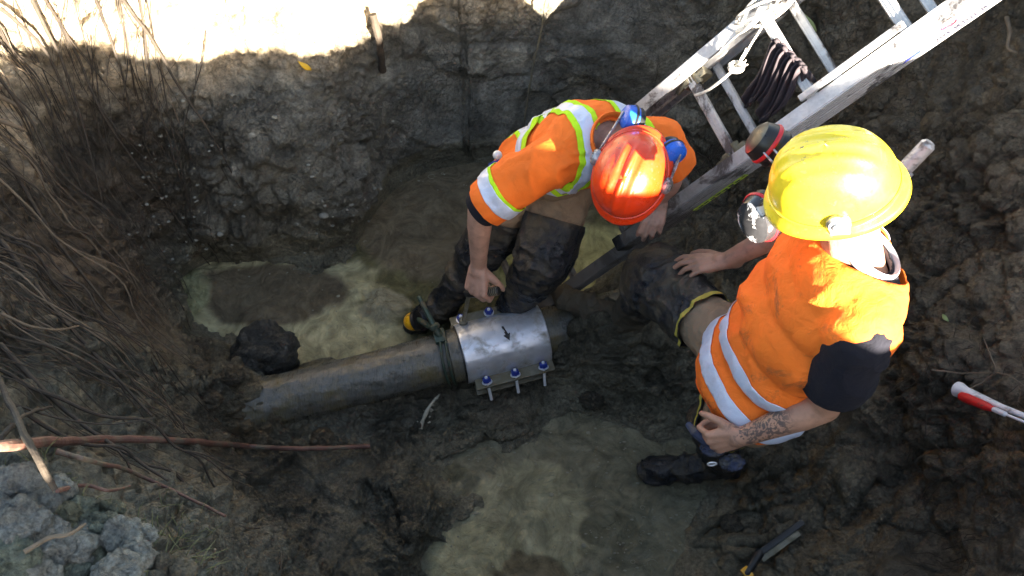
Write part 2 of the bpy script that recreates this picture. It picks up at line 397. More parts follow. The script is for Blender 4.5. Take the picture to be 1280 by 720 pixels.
    return Q.reshape(nr, th_n, 3), N.reshape(nr, th_n, 3)
def nrm_rows(a): return a / (np.linalg.norm(a, axis=-1, keepdims=True) + 1e-12)
PIT, PITN = build_pit()
FLOORV = PIT.reshape(-1, 3)
def near_surface(p, k=1):
    d = np.sum((FLOORV - np.asarray(p)) ** 2, 1); return FLOORV[np.argmin(d)], PITN.reshape(-1, 3)[np.argmin(d)]
_q = FLOORV - np.array([0, 0, CAM_H]); _w = _q @ _f; _px = 640 + FPX * _q[:, 0] / np.maximum(_w, .01); _py = 360 - FPX * (_q @ _u) / np.maximum(_w, .01)
_ok = np.where((_w > .2) & (_px > -60) & (_px < 1340) & (_py > -60) & (_py < 780))[0]
_bx = ((_px[_ok] + 60) / 5).astype(int); _by = ((_py[_ok] + 60) / 5).astype(int); _near = {}
for _i in np.argsort(-_w[_ok]): _near[(int(_bx[_i]), int(_by[_i]))] = int(_ok[_i])
def ray_hit(px, py):
    """where the sight line through (px, py) first meets the soil"""
    bx, by = int((px + 60) / 5), int((py + 60) / 5); best = None
    for r in range(1, 12):
        c = [_near[(x, y)] for x in range(bx - r + 1, bx + r) for y in range(by - r + 1, by + r) if (x, y) in _near]
        if c: best = min(c, key=lambda k: _w[k] * (1 if r == 1 else 1)); break
    if best is None: best = int(np.argmin((_px - px) ** 2 + (_py - py) ** 2))
    return FLOORV[best].copy(), PITN.reshape(-1, 3)[best].copy()

# far ground to the horizon
t_ = NT('dry_soil'); M['soil'] = t_.set(Base_Color=t_.mix(t_.rng(t_.noise(.6, 8, .7), .4, .6), (.16, .13, .09), (.09, .11, .05)), Roughness=.9, Normal=t_.bump(t_.noise(12, 8, .7), .05))
a = np.linspace(0, 2 * math.pi, 73)[:-1]
V = np.vstack([np.c_[CEN[0] + r * np.cos(a), CEN[1] + r * np.sin(a), np.full(72, 1.56)] for r in (8, 30, 90, 250)])
obj('surrounding_ground', np_mesh('surrounding_ground', V, np.array([(i * 72 + k, (i + 1) * 72 + k, (i + 1) * 72 + (k + 1) % 72, i * 72 + (k + 1) % 72) for i in range(3) for k in range(72)]), M['soil']), kind='structure')

# unseen heap added behind the camera, its long ridge shaped to shade the pit
def build_heap():
    nx, ny = 260, 70
    x = np.linspace(-1.2, 9.5, nx); s = np.linspace(-1, 1, ny); X, S = np.meshgrid(x, s, indexing='ij')
    ridge_z = np.interp(X, [-1.2, -.5, .3, .9, 1.6, 2.1, 2.3, 2.7, 4, 9], [2.36, 2.35, 2.345, 2.31, 2.28, 2.22, 2.28, 2.55, 2.65, 2.7]) - 1.5
    endf = sstep(-1.2, -.1, X) * sstep(9.5, 8.5, X)
    Z = 1.5 + ridge_z * endf * (1 - np.abs(S) ** 1.5); Y = -1.35 + S * .95
    P = np.stack([X, Y, Z], -1).reshape(-1, 3)
    f1, f2, c = worley(P, 5, 61); P[:, 2] += (fbm(P, 3, 4, s=62) * .07 + (1 - f1) * .03 * c) * (1 - np.abs(S.ravel()) ** 3)
    tint = np.c_[np.tile([.12, .09, .06], (len(P), 1)) * (.8 + .4 * c[:, None]), np.ones(len(P))]
    return obj('shade_heap', np_mesh('shade_heap', P, grid_faces(nx, ny), M['mud'], True, tint), kind='structure')
build_heap()

# ------------------------------------------------------------------ water
def water_mat(name, kind):
    t = NT(name)
    c = t.attr(); sw = t.noise(6, 8, .66, dist=2.6)
    c = t.mix(1, c, t.mix(1, (1, 1, 1), t.rng(sw, .34, .66, .66, 1.35), 'MULTIPLY'), 'MULTIPLY')
    fl = t.rng(t.voro(90), .07, .11, 1, 0); fm = t.rng(t.noise(9, 3), .52, .6)
    c = t.mix(t.math('MULTIPLY', fl, t.math('MULTIPLY', fm, .35)), c, (.32, .31, .2))
    b = t.bump(t.noise(14, 7, .68, dist=1.4), .034); b = t.bump(t.noise(60, 4, .6), .0015, prev=b)
    return t.set(Base_Color=c, Roughness=t.rng(t.noise(6, 4), .3, .7, .03, .16), IOR=1.36, Normal=b)
M['water'] = water_mat('muddy_water', 0)
def build_water(name, poly, z0, feats, cols, base, nx=330):
    mn = poly.min(0) - .12; mx = poly.max(0) + .12
    ny = int(nx * (mx[1] - mn[1]) / (mx[0] - mn[0])); X, Y = np.meshgrid(np.linspace(mn[0], mx[0], nx), np.linspace(mn[1], mx[1], ny), indexing='ij')
    P = np.stack([X.ravel(), Y.ravel(), np.full(X.size, z0)], 1)
    s = polydist(P[:, 0], P[:, 1], poly)
    n = fbm(P, 5, 4, s=71); n2 = fbm(P, 14, 3, s=72)
    tint = np.tile(np.array(base, float), (len(P), 1))
    for px, py, rx, ry, col, k in cols:
        c = at(px, py, z0); e = ((P[:, 0] - c[0]) / rx) ** 2 + ((P[:, 1] - c[1]) / ry) ** 2 + .9 * n * k + .35 * n2 * k
        m = sstep(1.25, .8, e)[:, None]; tint = tint * (1 - m) + np.array(col) * m
    for px, py, r, h, rough in feats:
        c = at(px, py, z0); g = np.exp(-((P[:, 0] - c[0]) ** 2 + (P[:, 1] - c[1]) ** 2) / r ** 2)
        P[:, 2] += g * h * (1 + rough * fbm(P, 16, 4, .6, s=73)) + g * rough * .012 * fbm(P, 30, 3, s=75)
    P[:, 2] += .0025 * n2 - .05 * sstep(.02, .1, s)
    keep = s < .12
    F = grid_faces(nx, ny); F = F[keep[F].all(1)]
    used = np.unique(F); re = np.zeros(len(P), int); re[used] = np.arange(len(used))
    return obj(name, np_mesh(name, P[used], re[F], M['water'], True, tint[used]), kind='structure')
OL = (.46, .42, .25); BR = (.105, .082, .045); DK = (.20, .185, .125)
build_water('back_water', POOL_B, 0.0,
    [(475, 385, .09, .055, .9), (505, 400, .07, .04, .9), (455, 370, .06, .035, .8), (235, 370, .10, .05, .8), (260, 355, .08, .05, .9), (215, 385, .06, .03, .7), (440, 350, .07, .02, .6)],
    [(330, 440, .6, .5, OL, .8), (400, 420, .35, .22, OL, .7), (600, 270, .55, .38, (.17, .138, .09), .4), (335, 368, .36, .15, (.15, .12, .078), .6), (720, 340, .33, .28, (.46, .43, .20), .3), (660, 300, .2, .2, (.32, .31, .13), .3), (230, 375, .14, .14, (.27, .27, .15), 1), (480, 388, .13, .10, (.27, .25, .17), 1)], (.13, .12, .06))
build_water('front_water', POOL_F, 0.0, [(700, 560, .1, .004, .5), (580, 600, .05, .012, .8)],
    [(650, 660, .24, .24, (.34, .315, .20), 1.2), (585, 700, .16, .12, (.36, .335, .205), 1.1), (660, 735, .16, .10, (.19, .155, .095), 1.5), (760, 660, .1, .06, (.16, .15, .10), 1), (560, 590, .09, .05, (.12, .115, .075), .8)], DK)

# ------------------------------------------------------------------ pipe, clamp, fittings
UP = np.array([0, 0, 1.])
PA = np.array([-1.10, 1.215, .140]); PD = np.array([.62, 1.722, .125]); PX = nrm(PD - PA); PYv = nrm(np.cross(UP, PX)); PZ = np.cross(PX, PYv)
def pp(s): return PA + PX * s
def spx(px, py, z=.2):
    return float((at(px, py, z) - PA) @ PX)
t = NT('old_pipe'); ax = t.n('ShaderNodeMapping'); t.put(ax.inputs[0], t.co); ax.inputs['Rotation'].default_value = (0, 0, -math.atan2(PX[1], PX[0])); ax.inputs['Scale'].default_value = (170, 22, 22)
scr = t.noise(1, 6, .7, vec=ax.outputs[0]); c = t.mix(t.rng(scr, .35, .7), (.15, .15, .135), (.035, .037, .033))
c = t.mix(t.rng(t.noise(5, 7, .7), .47, .6), c, (.12, .10, .055)); c = t.mix(t.rng(t.noise(22, 6, .7), .55, .66), c, (.035, .033, .025))
M['pipe'] = t.set(Base_Color=c, Roughness=t.rng(scr, .3, .7, .16, .45), Normal=t.bump(scr, .0016, 1, t.bump(t.noise(25, 6, .6), .006)))
M['steel'] = simple('stainless_steel', (.64, .67, .73), .40, .65, .14, 14, .0006, 150, dirt=(.17, .15, .09), ds=13, dlo=.50, dhi=.74)
M['bar'] = simple('dirty_steel_bar', (.20, .185, .14), .5, .4, .2, 30, .001, 90, dirt=(.15, .13, .08), ds=18, dlo=.45, dhi=.6)
M['blue_nut'] = simple('blue_nut', (.02, .05, .30), .35, .2, .2, 60)
M['zinc'] = simple('bright_stud', (.80, .81, .83), .35, .25, .1, 60)
M['black'] = simple('black_plastic', (.012, .012, .013), .4, 0, .2, 30, dirt=(.08, .07, .05), ds=25, dlo=.56, dhi=.7)
M['green'] = simple('green_iron', (.035, .06, .045), .4, .2, .25, 30, .002, 60, dirt=(.08, .07, .045), ds=20)
M['yellow_cap'] = simple('yellow_plastic', (.72, .36, .02), .3, 0, .12, 20, dirt=(.12, .10, .05), ds=20, dlo=.6, dhi=.7)

pipe = thing('water_pipe', 'old grey scarred water pipe crossing the pit and coming out of the mud', 'pipe')
mb = MB(); n = 120; nth = 64; L = np.linalg.norm(PD - PA); V = []
for i in range(n):
    for k in range(nth):
        a = 2 * math.pi * k / nth; V.append(PA + PX * L * i / (n - 1) + (PYv * math.cos(a) + PZ * math.sin(a)))
V = np.array(V); c0 = PA + ((V - PA) @ PX)[:, None] * PX; dr = V - c0
rad = .099 + .0025 * fbm(V, 30, 4, s=81) + .004 * sstep(.2, .5, fbm(V, 9, 4, s=82))
s_ = (V - PA) @ PX; rad = rad + .01 * sstep(.35, .05, s_) * (1 + fbm(V, 12, 3, s=83))
obj('pipe_barrel', np_mesh('pipe_barrel', c0 + dr * rad[:, None], grid_faces(n, nth).tolist() + [((i) * nth + nth - 1, (i + 1) * nth + nth - 1, (i + 1) * nth, i * nth) for i in range(n - 1)], M['pipe']), pipe)
s_step = spx(565, 440) + .02
MB().lathe(pp(s_step), PX, [(.099, -.035), (.107, -.032), (.109, 0), (.109, .2), (.099, .21)], 64).build('pipe_collar', M['pipe'], pipe)

S0, S1 = spx(577, 440), spx(684, 418)
clamp = thing('repair_clamp', 'shiny stainless steel repair clamp wrapped round the grey pipe', 'pipe clamp')
V = []; nc = 60; na = 72
for i in range(nc):
    for k in range(na):
        a = math.radians(-28 + 236 * k / (na - 1)); V.append(PA + PX * (S0 + (S1 - S0) * i / (nc - 1)) - PYv * math.cos(a) * 1. + PZ * math.sin(a))
V = np.array(V); c0 = PA + ((V - PA) @ PX)[:, None] * PX; dr = V - c0
me = np_mesh('sleeve', c0 + dr * (.1170 + .0012 * fbm(V, 12, 3, s=85))[:, None], grid_faces(nc, na), M['steel'])
sl = obj('sleeve', me, clamp); md = sl.modifiers.new('thick', 'SOLIDIFY'); md.thickness = .004; md.offset = 1
# rubber liner peeping out at the left edge
MB().lathe(pp(S0 - .006), PX, [(.105, 0), (.1155, 0), (.1155, .02), (.105, .02)], 64).build('rubber_liner', M['black'], clamp)
def bolt(base, up, long):
    b = MB(); b.lathe(base, up, [(.021, 0), (.021, .003), (.012, .003)], 20).build('washer', M['zinc'], clamp)
    nu = MB().lathe(base + up * .003, up, [(.015, 0), (.0175, .003), (.0175, .014), (.015, .018)], 6).build('nut', M['blue_nut'], clamp)
    MB().lathe(base - up * long, up, [(.005, 0), (.0065, .001), (.0065, long + .026), (.005, long + .028)], 12).build('stud', M['zinc'], nu)
for front in (1, 0):
    sgn = -1 if front else 1
    # PYv points away from the camera
    c = PA + PX * ((S0 + S1) / 2 + (.012 if front else -.02)) + sgn * PYv * (.136 if front else .118) + PZ * (-.012 if front else .046)
    outv = nrm(sgn * PYv + UP * (.0 if front else -.1)); upv = np.cross(PX, outv); upv = upv if upv[2] > 0 else -upv
    hl = (S1 - S0) / 2 - .012
    MB().box(c, [PX, outv, upv], (hl, .030, .005), .002).build('flange_bar', M['bar'], clamp)
    MB().box(c - outv * .024 - upv * .02, [PX, outv, upv], (hl + .004, .004, .022), .002).build('side_plate', M['bar'], clamp)
    MB().box(c - upv * .05 + outv * .004, [PX, outv, upv], (hl, .024, .004), .002).build('flange_bar', M['bar'], clamp)
    for k in (-1, 0, 1):
        tilt = nrm(upv + .06 * k * PX + outv * (-.62 if front else -.04))
        bolt(c + PX * hl * .72 * k + outv * (.012 if front else .008) + upv * (.012 if front else .006), tilt, .085)
# arrow mark on the sleeve
def on_sleeve(s, a, r=.119): return pp(s) - PYv * math.cos(a) * r + PZ * math.sin(a) * r
sa = spx(633, 418, .27); m = MB(); R_ = math.radians
def arrow_strip(pts, name):
    V = [on_sleeve(sa + u, R_(78) + v / .12, r) for u, v in pts for r in (.1222, .1238)]
    n = len(pts); F = [tuple(range(0, 2 * n, 2)), tuple(range(1, 2 * n, 2))[::-1]] + [(2 * i, 2 * ((i + 1) % n), 2 * ((i + 1) % n) + 1, 2 * i + 1) for i in range(n)]
    return V, F
V1, F1 = arrow_strip([(-.007, .035), (.001, .036), (.010, .0), (.019, .003), (.009, -.026), (-.010, -.004), (-.001, -.001)], 'a')
m.add(V1, F1); m.build('arrow_mark', M['black'], clamp, smooth=False)

strap = thing('strap_band', 'dark green strap with an iron bracket fastened round the pipe left of the clamp', 'strap')
s2 = spx(556, 440)
for off, nm in ((-.012, 'strap_wire'), (.010, 'strap_wire')):
    P = [pp(s2 + off + .008 * math.sin(2 * a)) + (PYv * math.cos(a) + PZ * math.sin(a)) * .112 for a in np.linspace(0, 2 * math.pi, 50)]
    MB().tube(P, .0055, 8).build(nm, M['green'], strap)
tb = pp(s2 - .005) + PZ * .106 + PYv * .045
MB().box(tb, [PX, PYv, PZ], (.022, .03, .012), .004).build('saddle', M['green'], strap)
e1 = at(543, 408, .27); e2 = at(524, 372, .3); e3 = at(527, 412, .22)
MB().cap_(tb, e1, .017, .014).build('bracket', M['green'], strap); MB().cap_(e1, e2, .012, .009).build('arm', M['green'], strap)
MB().lathe(e1, nrm(e1 - tb), [(.018, -.01), (.022, -.008), (.022, .006), (.018, .01)], 6).build('coupling', M['green'], strap)
yc = thing('yellow_cap', 'rounded yellow plastic cap beside the green bracket at the water', 'cap')
cc = at(515, 402, .19); axc = nrm(at(498, 404, .17) - at(530, 396, .22))
MB().lathe(cc, axc, [(.038 * math.cos(a), .045 * math.sin(a) - .01) for a in np.linspace(0, 1.5, 9)] , 28).build('cap_shell', M['yellow_cap'], yc)
MB().lathe(cc - axc * .03, axc, [(.030, 0), (.041, .003), (.041, .016), (.034, .02)], 28).build('cap_rim', M['black'], yc)
MB().cap_(cc - axc * .03, e1 - np.array([0, 0, .02]), .012, .012).build('cap_stem', M['green'], yc)

# thin jet of water leaking under the pipe
t = NT('water_jet_mat'); M['jet'] = t.set(Base_Color=(.62, .58, .46), Roughness=.12, Transmission_Weight=.35, IOR=1.33, Normal=t.bump(t.noise(60, 5), .01))
j0 = at(549, 494, .06); j1 = at(522, 545, 0.0)
P = [j0 + (j1 - j0) * q + UP * .05 * math.sin(math.pi * q) for q in np.linspace(0, 1, 14)]
jet = thing('water_jet', 'thin murky jet of water spurting out below the pipe', 'water jet')
MB().tube(P, [.004 + .006 * abs(math.sin(9 * q)) * q + .003 * q for q in np.linspace(0, 1, 14)], 8).build('stream', M['jet'], jet)
m = MB()
for i in range(26):
    q = random.random() ** .7; c = j0 + (j1 - j0) * q + np.array([random.gauss(0, .018) * q, random.gauss(0, .018) * q, random.random() * .03])
    m.ball(c, .0025 + .004 * random.random(), n=4)
m.build('spray', M['jet'], jet, kind='stuff')

# ------------------------------------------------------------------ ladder
LB = np.array([-.197, 1.799, 0]); Ld = np.array([.62475, .06670, .77797]); Lw = np.array([.39424, -.88696, -.24056]); Ln = np.cross(Lw, Ld)
def lp(t, s, n=0): return LB + Ld * t + Lw * s + Ln * n
t = NT('ladder_alloy'); gr = t.noise(6, 7, .7, dist=.6); f1_ = t.noise(45, 6, .7)
c = t.mix(t.rng(f1_, .35, .7), (.60, .60, .61), (.44, .44, .45))
c = t.mix(t.rng(gr, .53, .6), c, (.11, .10, .10))
sep = t.n('ShaderNodeSeparateXYZ'); t.put(sep.inputs[0], t.co)
low = t.rng(t.math('ADD', sep.outputs[2], t.math('MULTIPLY', gr, .5)), 1.35, .95, 0, .85)       # muddy lower down
c = t.mix(low, c, (.10, .085, .07))
M['alloy'] = t.set(Base_Color=c, Roughness=t.mix(low, (.38, .38, .38), (.6, .6, .6)), Metallic=t.rng(low, 0, .8, .35, 0), Normal=t.bump(f1_, .002, 1, t.bump(gr, .006)))
lad = thing('extension_ladder', 'muddy aluminium extension ladder leaning up the right bank behind both workers', 'ladder')
def rail(t0, t1, side, n0, depth, s_out, fl=.042):
    m = MB(); k = side; tc = (t0 + t1) / 2; hl = (t1 - t0) / 2
    m.box(lp(tc, k * (s_out - .002), n0 - depth / 2), [Ld, Lw, Ln], (hl, .002, depth / 2 - .004))
    for e, nn in ((1, n0 - .002), (-1, n0 - depth + .002)): m.box(lp(tc, k * (s_out - fl / 2), nn), [Ld, Lw, Ln], (hl, fl / 2, .002))
    for nn in (n0 - .006, n0 - depth * .36, n0 - depth * .64, n0 - depth + .006): m.box(lp(tc, k * (s_out + .002), nn), [Ld, Lw, Ln], (hl, .0025, .003))
    for e in (n0 - .007, n0 - depth + .007): m.box(lp(tc, k * (s_out - fl + .002), e), [Ld, Lw, Ln], (hl, .002, .005))
    return m.build('rail', M['alloy'], lad, smooth=False)
FT0 = .835
for side in (-1, 1):
    rail(FT0, 3.75, side, 0, .066, .200); rail(.16, 3.3, side, -.069, .066, .203)
    MB().box(lp(FT0 - .012, side * .178, -.035), [Ld, Lw, Ln], (.02, .026, .037), .006).build('end_cap', M['black'], lad)
def rung(tt, n0, flatw, mat=None):
    m = MB(); V = []; prof = [(-flatw, .004), (-flatw + .004, .010), (flatw - .004, .010), (flatw, .004), (flatw * .8, -.012), (0, -.018), (-flatw * .8, -.012)]
    V = [lp(tt + a, s, n0 + b) for s in (-.197, .197) for a, b in prof]; n = len(prof)
    m.add(V, [tuple(range(n)), tuple(range(n, 2 * n))] + [(i, (i + 1) % n, n + (i + 1) % n, n + i) for i in range(n)])
    r_ = m.build('rung', M['alloy'], lad, sharp=50)
    for q in (-.006, .006):
        MB().box(lp(tt + q, 0, n0 + .0108), [Ld, Lw, Ln], (.0016, .192, .0012)).build('tread_rib', M['alloy'], r_, smooth=False)
for k in range(-1, 8): rung(1.35 + .305 * k, -.030, .019)
for k in range(-4, 6): rung(1.42 + .305 * k, -.100, .015)
for side, tt in ((-1, 1.36), (1, 1.36), (1, .93), (-1, .93)):
    b = MB().box(lp(tt, side * .15, -.05), [Ld, Lw, Ln], (.045, .016, .030), .004).build('rung_lock', M['bar'], lad)
    MB().lathe(lp(tt + .01, side * .15 - .03, -.03), Lw, [(.014, 0), (.014, .06)], 14).build('lock_pin', M['bar'], b)
    MB().box(lp(tt - .05, side * .15, -.03), [nrm(Ld + .4 * Ln), Lw, nrm(Ln - .4 * Ld)], (.035, .008, .006), .002).build('lock_arm', M['bar'], b)
# pale guide bar beside the right rail
MB().box(lp(1.80, .145, .012), [Ld, Lw, Ln], (.17, .010, .008), .003).build('guide_bar', M['alloy'], lad)
# stickers on the outer side of the right rail
M['sticker'] = simple('green_sticker', (.42, .62, .06), .5, 0, .25, 40, dirt=(.12, .11, .06), ds=22, dlo=.5, dhi=.6)
M['white_paint'] = simple('white_sticker', (.75, .76, .78), .5, 0, .08, 30, dirt=(.3, .3, .3), ds=18, dlo=.55, dhi=.7)
M['blue_ink'] = simple('blue_ink', (.02, .04, .42), .5); M['red_ink'] = simple('red_ink', (.42, .03, .06), .5); M['dark_ink'] = simple('dark_ink', (.03, .03, .05), .5)
def web(tt, nn, out=.2075): return lp(tt, out, nn)
MB().box(web(1.205, -.118), [Ld, Lw, Ln], (.115, .0012, .014)).build('sticker', M['sticker'], lad, smooth=False, label='long yellow green warning sticker')
for q in range(7): MB().box(web(1.12 + .027 * q, -.118 + .003 * (q % 2), .2092), [Ld, Lw, Ln], (.009, .0006, .005)).build('sticker_print', M['dark_ink'], lad, smooth=False)
MB().box(web(2.05, -.016), [Ld, Lw, Ln], (.17, .001, .012)).build('logo_sticker', M['white_paint'], lad, smooth=False)
def text(s, tt, nn, size, mat, name='lettering'):
    cu = bpy.data.curves.new(name, 'FONT'); cu.body = s; cu.size = size; cu.extrude = .0006; cu.align_x = 'LEFT'; cu.materials.append(mat)
    tmp = bpy.data.objects.new('tmp', cu); COL.objects.link(tmp); me = bpy.data.meshes.new_from_object(tmp.evaluated_get(bpy.context.evaluated_depsgraph_get())); bpy.data.objects.remove(tmp); bpy.data.curves.remove(cu)
    o = bpy.data.objects.new(name, me); COL.objects.link(o); o.parent = lad
    X = Vector(Ld); Z = Vector(Lw); Y = Z.cross(X); m = Matrix((X, Y, Z)).transposed().to_4x4(); m.translation = Vector(web(tt, nn, .2100)); o.matrix_world = m
    return o
text('WERNER', 1.985, -.105, .040, M['dark_ink'])
m = MB(); m.add([web(1.965 - .075 * a, -.090 + b, .2085) for a, b in [(0, .012), (.3, .014), (.8, .006), (1, -.008), (.75, -.004), (.3, -.006), (0, -.014), (.25, .0)]], [(0, 1, 2, 3, 4, 5, 6, 7)])
m.build('logo_swoosh', M['blue_ink'], lad, smooth=False)
MB().tube([web(2.05 + .021 * math.cos(a), -.030 + .021 * math.sin(a), .2085) for a in np.linspace(0, 6.2832, 30)], .0026, 5).build('round_emblem', M['red_ink'], lad)
text('EQ', 2.034, -.037, .020, M['red_ink'])

# rope with a knot tied round the rungs
M['rope'] = simple('pale_rope', (.55, .53, .48), .85, 0, .25, 80, .002, 200)
rope = thing('rope', 'pale thin rope with a frayed knot strung between the ladder rungs', 'rope')
K = lp(1.52, -.06, .03)
def sag(a, b, d=.02, n=14): return [a + (b - a) * q - UP * d * math.sin(math.pi * q) + .002 * np.array([math.sin(9 * q), math.cos(7 * q), 0]) for q in np.linspace(0, 1, n)]
MB().tube(sag(lp(1.345, -.085, .0), K), .005, 7).build('strand', M['rope'], rope)
MB().tube(sag(K, lp(1.68, -.13, .02), .01) + sag(lp(1.68, -.13, .02), lp(2.1, -.30, .05))[1:], .0035, 7).build('strand', M['rope'], rope)
m = MB()
for i in range(7):
    a0 = random.random() * 6; P = [K + .020 * np.array([math.cos(a0 + 5 * q) * (1 + .3 * i / 7), math.sin(a0 + 5 * q) * .7, .5 * math.sin(3 * q + i)]) for q in np.linspace(0, 1, 12)]; m.tube(P, .0042, 6)
m.build('knot', M['rope'], rope)
for i in range(5):
    e = K + Ld * (.03 + .03 * random.random()) + Lw * random.gauss(0, .02) + Ln * random.gauss(.01, .01); MB().tube(sag(K, e, .005, 6), .0022, 5).build('frayed_end', M['rope'], rope)
for i in range(4):
    c = lp(1.63 + .02 * i, -.165, .0); r_ = .045 + .008 * i
    P = [c + Ld * math.cos(a) * r_ * 1.4 + Ln * math.sin(a) * .035 + Lw * .03 * math.sin(a + i) for a in np.linspace(0, 6.2, 26)]
    MB().tube(P, .0048, 7).build('loop', M['rope'], rope)

# rag hanging over a rung
def lump(c, r, amp, freq, seed, ax=None, n=40, ridged=False, stretch=(1, 1, 1)):
    m = MB().ball(np.zeros(3), 1, n=n); V = np.vstack(m.V); nn = V.copy(); ax = np.eye(3) if ax is None else np.asarray(ax)
    q = V * np.array(stretch); d = (1 - 2 * np.abs(fbm(q, freq, 4, s=seed))) if ridged else fbm(q, freq, 5, .55, s=seed)
    V = V * np.array(r) + nn * (d * amp)[:, None]; return c + V @ ax, m.F
def lump_obj(name, c, r, amp, freq, seed, mat, parent=None, tint=None, **k):
    V, F = lump(np.asarray(c, float), r, amp, freq, seed, **k); me = bpy.data.meshes.new(name); me.from_pydata(V.tolist(), [], F); me.materials.append(mat)
    for p in me.polygons: p.use_smooth = True
    if tint is not None:
        a = me.attributes.new('tint', 'FLOAT_COLOR', 'POINT'); cc = np.ones((len(V), 4), np.float32); cc[:, :3] = tint; a.data.foreach_set('color', cc.ravel())
    return obj(name, me, parent)
M['rag'] = simple('dark_rag', (.045, .035, .042), .9, 0, .3, 25, .004, 60)
V = []; nu, nv = 60, 60
for i in range(nu):
    for k in range(nv):
        a = i / (nu - 1); b = k / (nv - 1); s = .02 + (a - .5) * .13; hang = (b - .5)
        f = .012 * math.sin(a * 46 + 3 * math.sin(b * 5)) + .007 * math.sin(a * 21 + b * 9 + 2)
        tt = 1.665 + .045 * math.sin(hang * 2.4) * 2 * (1 if hang < 0 else .6) + .03 * (a - .5)
        V.append(lp(tt, s + .015 * math.sin(b * 9) , .004 + f) - UP * (max(0, abs(hang) - .08) * (.34 if hang < 0 else .22)) * (1 + .25 * math.sin(a * 11)))
rag = obj('rag', np_mesh('rag', np.array(V), grid_faces(nu, nv), M['rag'])); rag.modifiers.new('thick', 'SOLIDIFY').thickness = .006
rag['label'] = 'dark crumpled rag hanging over a ladder rung'; rag['category'] = 'rag'

# pale tube poking out behind the yellow helmet
q0 = at(1160, 181, 1.38); q1 = at(1122, 220, 1.28); dq = nrm(q0 - q1)
tube = thing('metal_tube', 'pale metal tube end poking out just behind the yellow helmet', 'tube')
MB().tube([q1 - dq * .45, q0, q0 + dq * .008], [.021, .021, .014], 20).build('tube_body', M['alloy'], tube)
MB().box(q1 + dq * .01, [dq, nrm(np.cross(dq, UP)), nrm(np.cross(dq, np.cross(dq, UP)))], (.02, .027, .012), .003).build('tube_bracket', M['alloy'], tube)
# ------------------------------------------------------------------ people
def remesh(mb, voxel, smooth=4, factor=.5):
    """one continuous skin over overlapping shapes"""
    me = mb.mesh('tmp', smooth=False); o = bpy.data.objects.new('tmp', me); COL.objects.link(o)
    r = o.modifiers.new('r', 'REMESH'); r.mode = 'VOXEL'; r.voxel_size = voxel; r.adaptivity = 0
    if smooth: q = o.modifiers.new('s', 'SMOOTH'); q.iterations = smooth; q.factor = factor
    dg = bpy.context.evaluated_depsgraph_get(); ev = bpy.data.meshes.new_from_object(o.evaluated_get(dg))
    V = np.empty(len(ev.vertices) * 3, np.float32); ev.vertices.foreach_get('co', V); V = V.reshape(-1, 3).astype(float)
    N = np.empty(len(ev.vertices) * 3, np.float32); ev.vertex_normals.foreach_get('vector', N); N = N.reshape(-1, 3).astype(float)
    F = [tuple(p.vertices) for p in ev.polygons]
    bpy.data.objects.remove(o); bpy.data.meshes.remove(me); bpy.data.meshes.remove(ev)
    return V, N, F
def to_mesh(name, V, F, mat):
    me = bpy.data.meshes.new(name)
    if all(len(f) == 4 for f in F[:50]) and all(len(f) == 4 for f in F): return np_mesh(name, V, np.array(F), mat)
    me.from_pydata(V.tolist(), [], F); me.materials.append(mat)
    me.polygons.foreach_set('use_smooth', np.ones(len(me.polygons), bool)); return me
def cut(me, planes, offset=0.0):
    """keep what lies on the positive side of every (point, normal) plane"""
    bm = bmesh.new(); bm.from_mesh(me)
    for p, n in planes:
        bmesh.ops.bisect_plane(bm, geom=bm.verts[:] + bm.edges[:] + bm.faces[:], plane_co=Vector(p), plane_no=Vector(n), clear_inner=True)
    if offset:
        bm.normal_update()
        for v in bm.verts: v.co += v.normal * offset
    r = bpy.data.meshes.new(me.name); bm.to_mesh(r); bm.free()
    for m_ in me.materials: r.materials.append(m_)
    r.polygons.foreach_set('use_smooth', np.ones(len(r.polygons), bool)); return r
def hole(me, c, r, ax=None, sc=(1, 1, 1), vox=.007):
    """open an oval neck or arm hole with a clean rim"""
    ax = np.eye(3) if ax is None else np.asarray(ax); bm = bmesh.new(); bm.from_mesh(me); c = np.asarray(c)
    def ds(p): q = ax @ (np.array(p) - c); return np.linalg.norm(q / np.array(sc))
    for v in bm.verts:
        d = ds(v.co)
        if abs(d - r) < vox * .6:
            v.co = Vector(c + (np.array(v.co) - c) * (r / d))
    bmesh.ops.delete(bm, geom=[f for f in bm.faces if ds(f.calc_center_median()) < r], context='FACES')
    bm.to_mesh(me); bm.free(); return me
def wrinkle(V, N, d, amp, freq, seed, stretch=(1, 1, 1), frame=None):
    q = V if frame is None else V @ np.asarray(frame).T
    q = q * np.array(stretch); wq = q + .06 * np.c_[fbm(q, 7, 2, s=seed + 1), fbm(q, 7, 2, s=seed + 2), fbm(q, 7, 2, s=seed + 3)]
    r = (1 - np.abs(fbm(wq, freq, 2, s=seed)) * 2.2); m = sstep(-.3, .3, fbm(q, 4, 2, s=seed + 9))
    return V + N * (amp * (np.clip(r, -.3, 1) ** 2 * np.sign(r) * (.3 + .7 * m) + .35 * fbm(wq, freq * 2.3, 3, s=seed + 4)))[:, None]

